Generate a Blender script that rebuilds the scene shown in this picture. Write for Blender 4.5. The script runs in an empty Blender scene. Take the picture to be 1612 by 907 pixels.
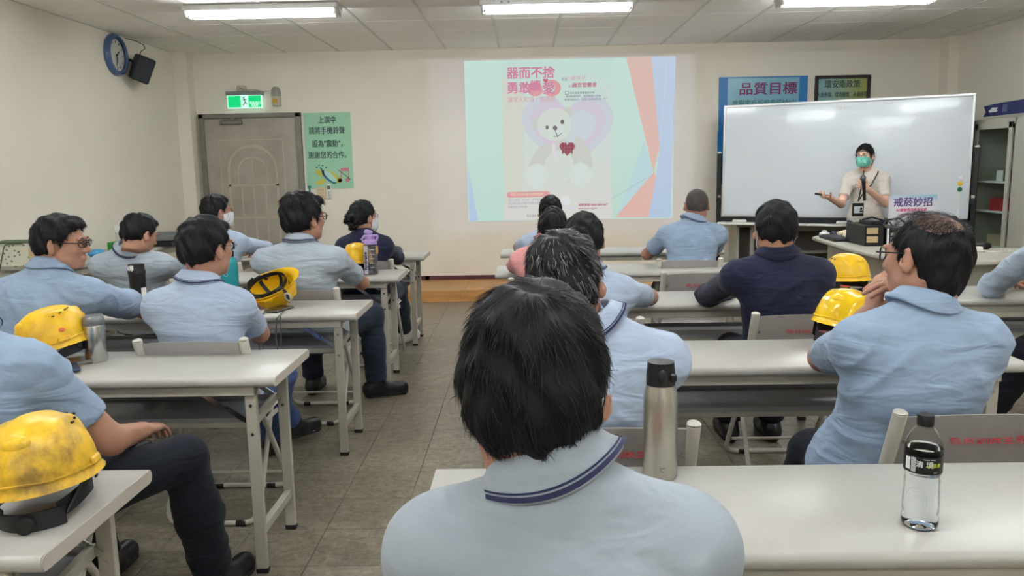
import bpy, bmesh, math, random
import numpy as np
from mathutils import Vector, Matrix

SC = bpy.context.scene
COL = SC.collection
random.seed(7)
RNG = np.random.default_rng(11)
PI = math.pi

# ---------------------------------------------------------------- camera
cam_d = bpy.data.cameras.new('camera')
cam_d.sensor_width = 36.0
cam_d.lens = 27.92
cam_d.clip_start = 0.02
cam_o = bpy.data.objects.new('camera', cam_d)
COL.objects.link(cam_o)
_F = Vector((-0.018145, 0.988199, -0.152099)).normalized()
_R0 = Vector((0.999709, 0.015514, -0.018470))
_U = _R0.cross(_F).normalized()
_R = _F.cross(_U)
cam_o.matrix_world = Matrix((( _R.x, _U.x, -_F.x, 0), (_R.y, _U.y, -_F.y, 0), (_R.z, _U.z, -_F.z, 1.4464), (0, 0, 0, 1)))
SC.camera = cam_o

# ---------------------------------------------------------------- world and exposure
w = bpy.data.worlds.new('world'); SC.world = w; w.use_nodes = True
w.node_tree.nodes['Background'].inputs[0].default_value = (0.9, 0.95, 1.0, 1)
w.node_tree.nodes['Background'].inputs[1].default_value = 0.05
SC.view_settings.view_transform = 'Standard'
SC.view_settings.look = 'None'
SC.view_settings.gamma = 1.0
SC.view_settings.exposure = 0.0
SC.view_settings.use_curve_mapping = False
SC.cycles.max_bounces = 7
SC.cycles.diffuse_bounces = 6
SC.cycles.glossy_bounces = 3
SC.cycles.transmission_bounces = 10
SC.cycles.transparent_max_bounces = 16
SC.cycles.sample_clamp_indirect = 0.0
SC.cycles.caustics_refractive = False
SC.cycles.caustics_reflective = False
SC.cycles.use_denoising = True
TUBE_POWER = 54.0

# ---------------------------------------------------------------- helpers
def S(r, g, b):
    def f(c):
        c /= 255.0
        return c / 12.92 if c <= 0.04045 else ((c + 0.055) / 1.055) ** 2.4
    return (f(r), f(g), f(b), 1.0)

MATS = {}
def mat(name, col, rough=0.5, metal=0.0, var=0.0, vscale=8.0, bump=0.0, bscale=60.0, emit=None, estr=0.0, trans=0.0, ior=1.45, spec=0.5, stretch=(1, 1, 1), sheen=0.0, alpha=1.0, objrand=0.0, coat=0.0, sss=0.0):
    if name in MATS:
        return MATS[name]
    m = bpy.data.materials.new(name); m.use_nodes = True
    nt = m.node_tree; N = nt.nodes; L = nt.links
    b = N['Principled BSDF']
    b.inputs['Base Color'].default_value = col
    b.inputs['Roughness'].default_value = rough
    b.inputs['Metallic'].default_value = metal
    b.inputs['IOR'].default_value = ior
    b.inputs['Specular IOR Level'].default_value = spec
    b.inputs['Transmission Weight'].default_value = trans
    b.inputs['Sheen Weight'].default_value = sheen
    b.inputs['Coat Weight'].default_value = coat
    b.inputs['Alpha'].default_value = alpha
    if sss:
        b.inputs['Subsurface Weight'].default_value = sss
        b.inputs['Subsurface Radius'].default_value = (0.012, 0.005, 0.003)
        b.inputs['Subsurface Scale'].default_value = 1.0
    if emit:
        b.inputs['Emission Color'].default_value = emit
        b.inputs['Emission Strength'].default_value = estr
    if var or bump or objrand:
        tc = N.new('ShaderNodeTexCoord'); mp = N.new('ShaderNodeMapping')
        mp.inputs['Scale'].default_value = stretch
        L.new(tc.outputs['Object'], mp.inputs['Vector'])
    colout = None
    if var:
        nz = N.new('ShaderNodeTexNoise'); nz.inputs['Scale'].default_value = vscale; nz.inputs['Detail'].default_value = 5
        L.new(mp.outputs[0], nz.inputs['Vector'])
        mr = N.new('ShaderNodeMapRange')
        mr.inputs[1].default_value = 0.3; mr.inputs[2].default_value = 0.7
        mr.inputs[3].default_value = 1 - var; mr.inputs[4].default_value = 1 + var
        L.new(nz.outputs['Fac'], mr.inputs[0])
        mx = N.new('ShaderNodeMix'); mx.data_type = 'RGBA'; mx.blend_type = 'MULTIPLY'; mx.inputs['Factor'].default_value = 1
        mx.inputs[6].default_value = col
        L.new(mr.outputs[0], mx.inputs[7]); colout = mx.outputs[2]
    if objrand:
        oi = N.new('ShaderNodeObjectInfo'); mr2 = N.new('ShaderNodeMapRange')
        mr2.inputs[3].default_value = 1 - objrand; mr2.inputs[4].default_value = 1 + objrand
        L.new(oi.outputs['Random'], mr2.inputs[0])
        mx2 = N.new('ShaderNodeMix'); mx2.data_type = 'RGBA'; mx2.blend_type = 'MULTIPLY'; mx2.inputs['Factor'].default_value = 1
        if colout: L.new(colout, mx2.inputs[6])
        else: mx2.inputs[6].default_value = col
        L.new(mr2.outputs[0], mx2.inputs[7]); colout = mx2.outputs[2]
    if colout: L.new(colout, b.inputs['Base Color'])
    if bump:
        nb = N.new('ShaderNodeTexNoise'); nb.inputs['Scale'].default_value = bscale; nb.inputs['Detail'].default_value = 4
        L.new(mp.outputs[0], nb.inputs['Vector'])
        bp = N.new('ShaderNodeBump'); bp.inputs['Strength'].default_value = 1.0; bp.inputs['Distance'].default_value = bump
        L.new(nb.outputs['Fac'], bp.inputs['Height']); L.new(bp.outputs[0], b.inputs['Normal'])
    MATS[name] = m
    return m

def fabric(name, col, fold=0.004, rough=0.85, var=0.05, sheen=0.15):
    """woven cloth: fine weave bump over broad soft creases"""
    if name in MATS: return MATS[name]
    m = mat(name, col, rough, var=var, vscale=14, sheen=sheen, spec=0.2)
    nt = m.node_tree; N = nt.nodes; L = nt.links; b = N['Principled BSDF']
    tc = N.new('ShaderNodeTexCoord'); mp = N.new('ShaderNodeMapping'); mp.inputs['Scale'].default_value = (1.0, 1.0, 3.2)
    mp.inputs['Rotation'].default_value = (0.1, 0.35, 0)
    L.new(tc.outputs['Object'], mp.inputs['Vector'])
    n1 = N.new('ShaderNodeTexNoise'); n1.inputs['Scale'].default_value = 5.5; n1.inputs['Detail'].default_value = 2.5; n1.inputs['Distortion'].default_value = 0.8
    L.new(mp.outputs[0], n1.inputs['Vector'])
    n2 = N.new('ShaderNodeTexNoise'); n2.inputs['Scale'].default_value = 900
    L.new(tc.outputs['Object'], n2.inputs['Vector'])
    b1 = N.new('ShaderNodeBump'); b1.inputs['Strength'].default_value = 1.0; b1.inputs['Distance'].default_value = fold * 4.0
    b2 = N.new('ShaderNodeBump'); b2.inputs['Strength'].default_value = 0.5; b2.inputs['Distance'].default_value = 0.0007
    L.new(n1.outputs['Fac'], b1.inputs['Height']); L.new(n2.outputs['Fac'], b2.inputs['Height'])
    L.new(b1.outputs[0], b2.inputs['Normal']); L.new(b2.outputs[0], b.inputs['Normal'])
    return m

def thin(name, tint, gloss=0.12, rough=0.03):
    """thin clear sheet: straight-through light with a fresnel sheen"""
    if name in MATS: return MATS[name]
    m = bpy.data.materials.new(name); m.use_nodes = True; nt = m.node_tree; nt.nodes.clear(); N = nt.nodes; L = nt.links
    o = N.new('ShaderNodeOutputMaterial'); t = N.new('ShaderNodeBsdfTransparent'); g = N.new('ShaderNodeBsdfGlossy'); x = N.new('ShaderNodeMixShader'); lw = N.new('ShaderNodeLayerWeight')
    t.inputs[0].default_value = tint; g.inputs['Roughness'].default_value = rough; lw.inputs['Blend'].default_value = gloss
    mh = N.new('ShaderNodeMath'); mh.operation = 'MULTIPLY'; mh.inputs[1].default_value = .55; L.new(lw.outputs['Fresnel'], mh.inputs[0]); L.new(mh.outputs[0], x.inputs[0]); L.new(t.outputs[0], x.inputs[1]); L.new(g.outputs[0], x.inputs[2]); L.new(x.outputs[0], o.inputs[0])
    MATS[name] = m; return m

def rotm(rx=0, ry=0, rz=0):
    cx, sx, cy, sy, cz, sz = math.cos(rx), math.sin(rx), math.cos(ry), math.sin(ry), math.cos(rz), math.sin(rz)
    X = np.array([[1, 0, 0], [0, cx, -sx], [0, sx, cx]]); Y = np.array([[cy, 0, sy], [0, 1, 0], [-sy, 0, cy]]); Z = np.array([[cz, -sz, 0], [sz, cz, 0], [0, 0, 1]])
    return Z @ Y @ X

class MB:
    def __init__(s): s.v = []; s.f = []; s.m = []
    def add(s, vs, fs, mi=0):
        o = len(s.v); s.v += [tuple(map(float, p)) for p in vs]
        s.f += [tuple(i + o for i in f) for f in fs]; s.m += [mi] * len(fs); return s
    def box(s, c, d, rot=None, b=0.0, mi=0):
        x, y, z = d[0] / 2, d[1] / 2, d[2] / 2
        if b <= 0:
            vs = [(i * x, j * y, k * z) for i in (-1, 1) for j in (-1, 1) for k in (-1, 1)]
            fs = [(0, 1, 3, 2), (4, 6, 7, 5), (0, 4, 5, 1), (2, 3, 7, 6), (0, 2, 6, 4), (1, 5, 7, 3)]
        else:
            b = min(b, x * .95, y * .95, z * .95)
            vs = []; ix = {}
            for i in (-1, 1):
                for j in (-1, 1):
                    for k in (-1, 1):
                        for a in range(3):
                            p = [i * (x - b), j * (y - b), k * (z - b)]
                            p[a] += (i, j, k)[a] * b
                            ix[(i, j, k, a)] = len(vs); vs.append(tuple(p))
            fs = []
            for a in range(3):
                o1, o2 = (a + 1) % 3, (a + 2) % 3
                for sgn in (-1, 1):
                    q = []
                    for (u, w_) in ((-1, -1), (1, -1), (1, 1), (-1, 1)):
                        t = [0, 0, 0]; t[a] = sgn; t[o1] = u; t[o2] = w_
                        q.append(ix[(t[0], t[1], t[2], a)])
                    fs.append(tuple(q if sgn > 0 else q[::-1]))
                for u in (-1, 1):
                    for w_ in (-1, 1):
                        def g(e, ax):
                            t = [0, 0, 0]; t[a] = e; t[o1] = u; t[o2] = w_
                            return ix[(t[0], t[1], t[2], ax)]
                        q = [g(-1, o1), g(1, o1), g(1, o2), g(-1, o2)]
                        if u * w_ < 0: q = q[::-1]
                        fs.append(tuple(q))
            for i in (-1, 1):
                for j in (-1, 1):
                    for k in (-1, 1):
                        q = (ix[(i, j, k, 0)], ix[(i, j, k, 1)], ix[(i, j, k, 2)])
                        fs.append(q if i * j * k > 0 else q[::-1])
        vs = np.array(vs)
        if rot is not None: vs = vs @ np.array(rot).T
        return s.add(vs + np.array(c), fs, mi)
    def tube(s, pts, r, n=10, cap=True, closed=False, mi=0):
        P = [np.array(p, float) for p in pts]; m = len(P)
        rs = r if isinstance(r, (list, tuple, np.ndarray)) else [r] * m
        vs = []; up = None
        for i in range(m):
            if closed: t = P[(i + 1) % m] - P[i - 1]
            else: t = P[min(i + 1, m - 1)] - P[max(i - 1, 0)]
            t = t / (np.linalg.norm(t) + 1e-12)
            if up is None:
                a = np.array([0, 0, 1.0]) if abs(t[2]) < .9 else np.array([1.0, 0, 0])
            else: a = up
            u = a - t * (a @ t); u /= np.linalg.norm(u) + 1e-12; up = u; w_ = np.cross(t, u)
            for k in range(n):
                an = 2 * PI * k / n
                vs.append(P[i] + (u * math.cos(an) + w_ * math.sin(an)) * rs[i])
        fs = []
        for i in range(m if closed else m - 1):
            for k in range(n):
                a, b = i * n + k, i * n + (k + 1) % n; c, d = ((i + 1) % m) * n + (k + 1) % n, ((i + 1) % m) * n + k
                fs.append((a, b, c, d))
        if cap and not closed:
            fs.append(tuple(range(n))[::-1]); fs.append(tuple((m - 1) * n + k for k in range(n)))
        return s.add(vs, fs, mi)
    def bar(s, a, b, w_, h, up=(0, 0, 1), mi=0):
        a = np.array(a, float); b = np.array(b, float); t = b - a; L_ = np.linalg.norm(t); t /= L_
        up = np.array(up, float); u = up - t * (up @ t)
        if np.linalg.norm(u) < 1e-3: up = np.array([0, 1.0, 0]); u = up - t * (up @ t)
        u /= np.linalg.norm(u); x = np.cross(t, u)
        R = np.stack([x, t, u], 1)
        return s.box((a + b) / 2, (w_, L_, h), R, 0, mi)
    def lathe(s, prof, c=(0, 0, 0), n=28, rot=None, mi=0, sq=None):
        vs = []; fs = []
        for (r, z) in prof:
            for k in range(n):
                a = 2 * PI * k / n; vs.append((r * math.cos(a), r * math.sin(a), z))
        for i in range(len(prof) - 1):
            for k in range(n):
                fs.append((i * n + k, i * n + (k + 1) % n, (i + 1) * n + (k + 1) % n, (i + 1) * n + k))
        vs = np.array(vs)
        if sq is not None: vs = vs * np.array(sq)
        if rot is not None: vs = vs @ np.array(rot).T
        return s.add(vs + np.array(c), fs, mi)
    def ball(s, c, r, n=14, m=9, rot=None, mi=0):
        r = np.array(r if isinstance(r, (tuple, list)) else (r, r, r), float)
        prof = [(max(math.sin(PI * i / m), 1e-4), -math.cos(PI * i / m)) for i in range(m + 1)]
        vs = []; fs = []
        for (a, z) in prof:
            for k in range(n):
                t = 2 * PI * k / n; vs.append((a * math.cos(t) * r[0], a * math.sin(t) * r[1], z * r[2]))
        for i in range(m):
            for k in range(n): fs.append((i * n + k, i * n + (k + 1) % n, (i + 1) * n + (k + 1) % n, (i + 1) * n + k))
        vs = np.array(vs)
        if rot is not None: vs = vs @ np.array(rot).T
        return s.add(vs + np.array(c), fs, mi)
    def prism(s, poly, z0, z1, M=None, c=(0, 0, 0), mi=0):
        """extrude a 2-D outline (x, y) from z0 to z1; M columns map local x,y,z"""
        n = len(poly); vs = [(x, y, z0) for x, y in poly] + [(x, y, z1) for x, y in poly]
        fs = [tuple(range(n))[::-1], tuple(range(n, 2 * n))] + [(i, (i + 1) % n, n + (i + 1) % n, n + i) for i in range(n)]
        vs = np.array(vs)
        if M is not None: vs = vs @ np.array(M).T
        return s.add(vs + np.array(c), fs, mi)
    def build(s, name, m, parent=None, smooth=35, loc=None, rot=None, bev=0.0, kind=None):
        me = bpy.data.meshes.new(name)
        me.from_pydata(s.v, [], s.f)
        ms = m if isinstance(m, (list, tuple)) else [m]
        for q in ms: me.materials.append(q)
        if len(ms) > 1: me.polygons.foreach_set('material_index', s.m)
        if smooth:
            me.polygons.foreach_set('use_smooth', [True] * len(me.polygons))
            me.set_sharp_from_angle(angle=math.radians(smooth))
        me.update()
        return link(name, me, parent, loc, rot, bev, kind)

def link(name, me, parent=None, loc=None, rot=None, bev=0.0, kind=None):
    o = bpy.data.objects.new(name, me); COL.objects.link(o)
    if parent is not None: o.parent = parent
    if loc is not None: o.location = loc
    if rot is not None: o.rotation_euler = rot
    if bev:
        q = o.modifiers.new('bevel', 'BEVEL'); q.width = bev; q.segments = 2; q.limit_method = 'ANGLE'; q.angle_limit = math.radians(40)
    if kind: o['kind'] = kind
    return o

def thing(name, label, cat, loc=(0, 0, 0), rz=0.0, group=None):
    o = bpy.data.objects.new(name, None); COL.objects.link(o)
    o.location = loc; o.rotation_euler = (0, 0, rz); o.empty_display_size = 0.1
    o['label'] = label; o['category'] = cat
    if group: o['group'] = group
    return o

def tag(o, label, cat, group=None):
    o['label'] = label; o['category'] = cat
    if group: o['group'] = group
    return o

def copy_tree(o, parent=None):
    c = o.copy(); COL.objects.link(c)
    if parent is not None: c.parent = parent
    for ch in list(o.children): copy_tree(ch, c)
    return c

def text(body, size, m, parent, loc, rot=(PI / 2, 0, 0), name='lettering', sx=1.0, bold=0.0, depth=0.0006, align='CENTER'):
    cu = bpy.data.curves.new('t', 'FONT'); cu.body = body; cu.size = size
    cu.align_x = align; cu.align_y = 'CENTER'; cu.extrude = depth; cu.resolution_u = 3
    tmp = bpy.data.objects.new('t', cu)
    COL.objects.link(tmp)
    dg = bpy.context.evaluated_depsgraph_get()
    me = bpy.data.meshes.new_from_object(tmp.evaluated_get(dg))
    bpy.data.objects.remove(tmp); bpy.data.curves.remove(cu)
    me.name = name
    if bold > 0:      # heavier strokes: the glyph repeated with small shifts, in one mesh
        bmx = bmesh.new()
        for qi, (dx, dy) in enumerate(((-1, -.6), (1, -.6), (-1, .6), (1, .6), (0, 0))):
            T_ = Matrix.Translation((dx * bold, dy * bold, qi * .00012)); me.transform(T_); bmx.from_mesh(me); me.transform(T_.inverted())
        bmx.to_mesh(me); bmx.free()
    me.materials.clear(); me.materials.append(m)
    o = link(name, me, parent, loc, rot)
    o.scale = (sx, 1, 1)
    return o
# ---------------------------------------------------------------- materials of the room
M_WALL = mat('wall_paint', S(228, 222, 208), 0.9, var=0.025, vscale=1.6, bump=0.0006, bscale=160, spec=0.15)
M_CEIL = mat('ceiling_panel', S(247, 244, 240), 0.95, var=0.02, vscale=9, bump=0.0008, bscale=130, objrand=0.02, spec=0.1)
M_TBAR = mat('ceiling_bar', S(216, 216, 210), 0.6)
M_BASE = mat('maroon_skirting', S(92, 48, 58), 0.5, var=0.1)
M_WOOD = mat('laminate_wood', S(190, 140, 84), 0.38, var=0.22, vscale=3.0, stretch=(0.8, 9, 9), objrand=0.10)
M_BEIGE = mat('beige_metal', S(172, 168, 155), 0.42, var=0.03, vscale=5)
M_TOP = mat('table_laminate', S(176, 174, 168), 0.33, var=0.015, vscale=30, spec=0.5)
M_EDGE = mat('table_edge', S(186, 178, 166), 0.5, var=0.03, vscale=40)
M_GREY = mat('grey_sheet', S(150, 151, 154), 0.38, metal=0.25, var=0.04, vscale=6)
M_CHROME = mat('chrome', S(205, 205, 205), 0.2, metal=1.0)
M_STEEL = mat('brushed_steel', S(186, 182, 172), 0.3, metal=0.9, var=0.06, vscale=60, stretch=(1, 1, .05))
M_BLACK = mat('black_plastic', S(24, 25, 28), 0.4)
M_RUBBER = mat('black_rubber', S(18, 18, 18), 0.7)
M_CHAIR = mat('chair_plastic', S(156, 152, 150), 0.5, var=0.03)
M_CTUBE = mat('chair_tube', S(196, 192, 182), 0.4, var=0.03)
M_RED = mat('red_ink', S(176, 42, 52), 0.6)
M_WHITEP = mat('white_plastic', S(232, 231, 226), 0.4)
M_DOOR = mat('dull_door_steel', S(164, 158, 146), 0.6, metal=0.1, var=0.16, vscale=2.6, bump=0.0008, bscale=20)
M_DOORP = mat('door_moulding', S(182, 170, 150), 0.6, var=0.10, vscale=5)
M_DFRAME = mat('door_frame_steel', S(132, 128, 120), 0.45, metal=0.4, var=0.1, vscale=6)

def floor_material():
    m = mat('floor_tile', S(152, 145, 132), 0.30, spec=0.5)
    nt = m.node_tree; N = nt.nodes; L = nt.links; b = N['Principled BSDF']
    g = N.new('ShaderNodeNewGeometry'); oi = N.new('ShaderNodeObjectInfo')
    mp = N.new('ShaderNodeMapping'); mp.inputs['Scale'].default_value = (1, 1.8, 1); mp.inputs['Rotation'].default_value = (0, 0, 0.7)
    L.new(g.outputs['Position'], mp.inputs['Vector'])
    n1 = N.new('ShaderNodeTexNoise'); n1.inputs['Scale'].default_value = 16; n1.inputs['Detail'].default_value = 8; n1.inputs['Roughness'].default_value = .75; n1.inputs['Distortion'].default_value = 1.2
    n2 = N.new('ShaderNodeTexNoise'); n2.inputs['Scale'].default_value = 1.3; n2.inputs['Detail'].default_value = 3
    n3 = N.new('ShaderNodeTexNoise'); n3.inputs['Scale'].default_value = 60; n3.inputs['Detail'].default_value = 6
    mp3 = N.new('ShaderNodeMapping'); mp3.inputs['Scale'].default_value = (1, .25, 1); mp3.inputs['Rotation'].default_value = (0, 0, 0.7)
    L.new(g.outputs['Position'], mp3.inputs['Vector'])
    L.new(mp.outputs[0], n1.inputs['Vector']); L.new(g.outputs['Position'], n2.inputs['Vector']); L.new(mp3.outputs[0], n3.inputs['Vector'])
    r = N.new('ShaderNodeValToRGB')
    r.color_ramp.elements[0].position = .36; r.color_ramp.elements[0].color = S(104, 95, 81)
    r.color_ramp.elements[1].position = .66; r.color_ramp.elements[1].color = S(158, 148, 130)
    L.new(n1.outputs['Fac'], r.inputs[0])
    def mul(a, fac_out, lo, hi, f0=.3, f1=.7):
        mr = N.new('ShaderNodeMapRange'); mr.inputs[1].default_value = f0; mr.inputs[2].default_value = f1; mr.inputs[3].default_value = lo; mr.inputs[4].default_value = hi
        L.new(fac_out, mr.inputs[0])
        mx = N.new('ShaderNodeMix'); mx.data_type = 'RGBA'; mx.blend_type = 'MULTIPLY'; mx.inputs['Factor'].default_value = 1
        L.new(a, mx.inputs[6]); L.new(mr.outputs[0], mx.inputs[7]); return mx.outputs[2]
    c = mul(r.outputs[0], n2.outputs['Fac'], .9, 1.06)
    c = mul(c, n3.outputs['Fac'], .86, 1.08)
    c = mul(c, oi.outputs['Random'], .95, 1.04, 0, 1)
    L.new(c, b.inputs['Base Color'])
    bp = N.new('ShaderNodeBump'); bp.inputs['Strength'].default_value = .5; bp.inputs['Distance'].default_value = .002
    L.new(n1.outputs['Fac'], bp.inputs['Height']); L.new(bp.outputs[0], b.inputs['Normal'])
    return m
M_FLOOR = floor_material()
M_GROUT = mat('tile_joint', S(106, 98, 88), 0.8)

# ---------------------------------------------------------------- room shell
XL, XR, YF, YB, ZC = -3.94, 4.84, 9.348, -2.6, 2.778
def struct(name, mb, m, parent=None, **k):
    return mb.build(name, m, parent, kind='structure', **k)
floor = struct('floor', MB().box(((XL + XR) / 2, (YF + YB) / 2, -0.056), (XR - XL + .4, YF - YB + .4, .1)), M_GROUT)
tile_s = 0.303
tile_me = None
tb = MB().box((0, 0, -0.003), (tile_s - .0026, tile_s - .0026, .006), b=.0006)
rest = MB(); cells = []
nx0 = int(math.floor(XL / tile_s)); 
for i in range(nx0, int(XR / tile_s) + 1):
    for j in range(int(YB / tile_s) - 1, int(YF / tile_s) + 1):
        cx, cy = (i + .5) * tile_s + .08, (j + .5) * tile_s
        if cx - tile_s / 2 < XL or cx + tile_s / 2 > XR or cy + tile_s / 2 > YF or cy - tile_s / 2 < YB: 
            if cx < XL or cx > XR or cy > YF or cy < YB: continue
        near = (cx + .35) ** 2 * 2.2 + (cy - 3.9) ** 2 + (0 if cy > 2 else 40)
        cells.append((near, cx, cy))
cells.sort()
first = None
for k, (_, cx, cy) in enumerate(cells):
    if k < 290:
        if first is None:
            first = tb.build('tile', M_FLOOR, floor, loc=(cx, cy, 0)); tile_me = first.data
        else: link('tile', tile_me, floor, loc=(cx, cy, 0))
    else:
        rest.box((cx, cy, -.003), (tile_s - .0026, tile_s - .0026, .006))
rest.build('tile_field', M_FLOOR, floor, kind='stuff')

# ceiling: slab with bars, panels as parts
ceiling = struct('ceiling', MB().box(((XL + XR) / 2, (YF + YB) / 2, ZC + .075), (XR - XL + .4, YF - YB + .4, .1)), M_TBAR)
px, py = .61, .606
pb = MB().box((0, 0, .012), (px - .022, py - .010, .026), b=.003)
pm = None; extra = MB()
bars = MB()
for i in range(-6, 9):
    for j in range(0, 21):
        cx = -.265 + (i + .5) * px; cy = YF - (j + .5) * py
        x0, x1 = max(cx - px / 2, XL), min(cx + px / 2, XR); y0 = max(cy - py / 2, YB)
        if x1 - x0 < .05 or cy + py / 2 <= YB + .05: continue
        full = x1 - x0 > px - .01 and y0 <= cy - py / 2 + .001
        if full and j < 12:
            if pm is None:
                o = pb.build('ceiling_tile', M_CEIL, ceiling, loc=(cx, cy, ZC)); pm = o.data
            else: link('ceiling_tile', pm, ceiling, loc=(cx, cy, ZC))
        elif j < 12:
            MB().box(((x0 + x1) / 2, cy, ZC + .012), (x1 - x0 - .02, py - .01, .026), b=.003).build('ceiling_tile', M_CEIL, ceiling)
        else:
            extra.box(((x0 + x1) / 2, (y0 + cy + py / 2) / 2, ZC + .012), (x1 - x0 - .02, cy + py / 2 - y0 - .01, .026))
extra.build('ceiling_field', M_CEIL, ceiling, kind='stuff')
for i in range(-6, 9):
    bars.box((-.265 + i * px, (YF + YB) / 2, ZC - .001), (.024, YF - YB, .006))
bars.build('ceiling_bars', M_TBAR, ceiling)

T = .12
struct('wall_front', MB().box(((XL + XR) / 2, YF + T / 2, 1.42), (XR - XL + 2 * T, T, 3.0)), M_WALL)
struct('wall_back', MB().box(((XL + XR) / 2, YB - T / 2, 1.42), (XR - XL + 2 * T, T, 3.0)), M_WALL)
struct('wall_left', MB().box((XL - T / 2, (YF + YB) / 2, 1.42), (T, YF - YB, 3.0)), M_WALL)
struct('wall_right', MB().box((XR + T / 2, (YF + YB) / 2, 1.42), (T, YF - YB, 3.0)), M_WALL)
struct('column_left', MB().box((XL + .075, YF - .09, 1.389), (.15, .18, 2.776)), M_WALL)
struct('column_right', MB().box((XR - .06, YF - .09, 1.389), (.12, .18, 2.776)), M_WALL)
# skirting
struct('baseboard_front', MB().box((-2.05, YF - .008, .085), (1.0, .014, .17)).box((1.75, YF - .008, .085), (5.9, .014, .17)).box((-1.4, YF - .008, .085), (.5, .014, .17)), M_BASE)
struct('baseboard_left', MB().box((XL + .007, 3.3, .05), (.014, 11.6, .1)), M_BASE)
struct('baseboard_right', MB().box((XR - .007, 3.3, .05), (.014, 11.6, .1)), M_BASE)

# low wooden platform along the front wall, plank by plank
plat = thing('platform_step', 'low wooden platform step along the front wall below the slide', 'platform', (-1.338, 8.482, 0))
W_, D_ = 3.29, YF - 8.482 - .02
MB().box((W_ / 2 + .01, D_ / 2 + .01, .05), (W_ - .03, D_ - .03, .1)).build('core', M_WOOD, plat)
x = 0; seg = [.62, .93, .74, 1.0]
for q in seg:
    MB().box((x + q / 2, -.004, .062), (q - .003, .012, .123), b=.0015).build('plank', M_WOOD, plat)
    x += q
x = 0
for q in [.67, .95, .87, .80]:
    for r_ in range(4):
        dy = D_ / 4; off = .18 * (r_ % 2)
        MB().box((min(x + q / 2, W_ - q / 2), dy * (r_ + .5), .113), (q - .003, dy - .003, .024), b=.0015).build('plank', M_WOOD, plat)
    x += q

# ---------------------------------------------------------------- fluorescent fixtures
M_TUBE = mat('lit_tube', (1, 1, 1, 1), 0.5, emit=(0.93, 0.98, 1.0, 1), estr=TUBE_POWER)
M_FIX = mat('fixture_white', S(214, 212, 210), 0.4)
def fixture(x, y, label, holes=False):
    t = thing('ceiling_light', label, 'ceiling light', (x, y, ZC - .004), 0, None)
    MB().box((0, 0, -.022), (1.26, .20, .044), b=.004).build('housing', M_FIX, t)
    for s in (-1, 1):
        MB().box((s * .61, 0, -.066), (.022, .17, .05), b=.004).build('lamp_holder', M_FIX, t)
    for s in (-1, 1):
        MB().tube([(-.598, s * .045, -.073), (.598, s * .045, -.073)], .0155, 12).build('tube', M_TUBE, t)
        for e in (-1, 1):
            MB().tube([(e * .585, s * .045, -.073), (e * .602, s * .045, -.073)], .0162, 12).build('tube_cap', M_CHROME, t)
    if holes:
        for k in range(3):
            MB().tube([(-.51 + k * .058, -.1005, -.022), (-.51 + k * .058, -.103, -.022)], .01, 12).build('screw', M_CHROME if k == 0 else M_GREY, t)
    return t
fixture(-2.115, 6.72, 'twin-tube fluorescent ceiling light at upper left, nearest the clock')
fixture(.287, 6.77, 'twin-tube fluorescent ceiling light in the middle, above the slide', True)
fixture(2.70, 6.75, 'twin-tube fluorescent ceiling light at upper right, above the whiteboard')
for yy, rn in ((3.75, 'middle rows'), (1.35, 'nearest tables'), (-1.4, 'back of the room')):
    for xx, cn in ((-2.115, 'left'), (.287, 'centre'), (2.70, 'right')):
        fixture(xx, yy, 'twin-tube ceiling light above the %s, %s one, out of view' % (rn, cn), False)
# ---------------------------------------------------------------- door, signs and notices on the front wall
Wf = YF
door = thing('door_1', 'dull grey-beige steel door with arched moulding and scuffed lower half', 'door', (-3.165, Wf, 0))
door['kind'] = 'structure'
fx = .592
dm = MB()
dm.box((-fx + .03, -.03, 1.05), (.06, .06, 2.10)).box((fx - .03, -.03, 1.05), (.06, .06, 2.10)).box((0, -.03, 2.075), (2 * fx, .06, .05))
dm.build('frame', M_DFRAME, door, bev=.004)
MB().box((0, -.018, 1.025), (1.062, .03, 2.045)).build('leaf', M_DOOR, door)
def strip(pts, wd=.022, closed=False):
    P = list(pts)
    mb = MB()
    n = len(P)
    for i in range(n if closed else n - 1):
        a, b = P[i], P[(i + 1) % n]
        mb.bar((a[0], -.036, a[1]), (b[0], -.036, b[1]), wd, .008, up=(0, 1, 0))
    return mb
arc = lambda cx, cz, r, a0, a1, n=16: [(cx + r * math.cos(a0 + (a1 - a0) * i / n), cz + r * math.sin(a0 + (a1 - a0) * i / n)) for i in range(n + 1)]
strip([(-.28, .55), (-.28, 1.45)] + arc(0, 1.45, .28, PI, 0)[1:] + [(.28, .55)], .03).build('moulding', M_DOORP, door)
strip([(-.17, 1.28), (-.17, 1.43)] + arc(0, 1.43, .17, PI, 0)[1:] + [(.17, 1.28)], .022).build('moulding', M_DOORP, door)
for z in (1.28, .90, .55, .28): strip([(-.30, z), (.30, z)], .026).build('moulding', M_DOORP, door)
for x_ in (-.14, 0, .14): strip([(x_, .92), (x_, 1.27)], .02).build('moulding', M_DOORP, door)
strip([(0, 1.30), (0, 1.58)], .02).build('moulding', M_DOORP, door)
for x_ in (-.14, 0, .14): strip([(x_, .30), (x_, .88)], .02).build('moulding', M_DOORP, door)
strip([(-.37, 1.80), (.37, 1.80)], .012).build('moulding', M_DOORP, door)
strip([(-.37, .20), (-.37, 1.80)], .012).build('moulding', M_DOORP, door)
strip([(.37, .20), (.37, 1.80)], .012).build('moulding', M_DOORP, door)
MB().tube([(-.46, -.075, 1.0), (-.46, -.033, 1.0)], .012).tube([(-.46, -.075, 1.0), (-.36, -.075, 1.0)], .010).build('handle', M_CHROME, door)
dc = thing('door_closer', 'grey hydraulic closer at the top of the steel door', 'door closer', (-3.37, Wf - .034, 2.0))
MB().box((0, -.03, 0), (.25, .045, .045), b=.006).build('body', M_DFRAME, dc)
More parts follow.
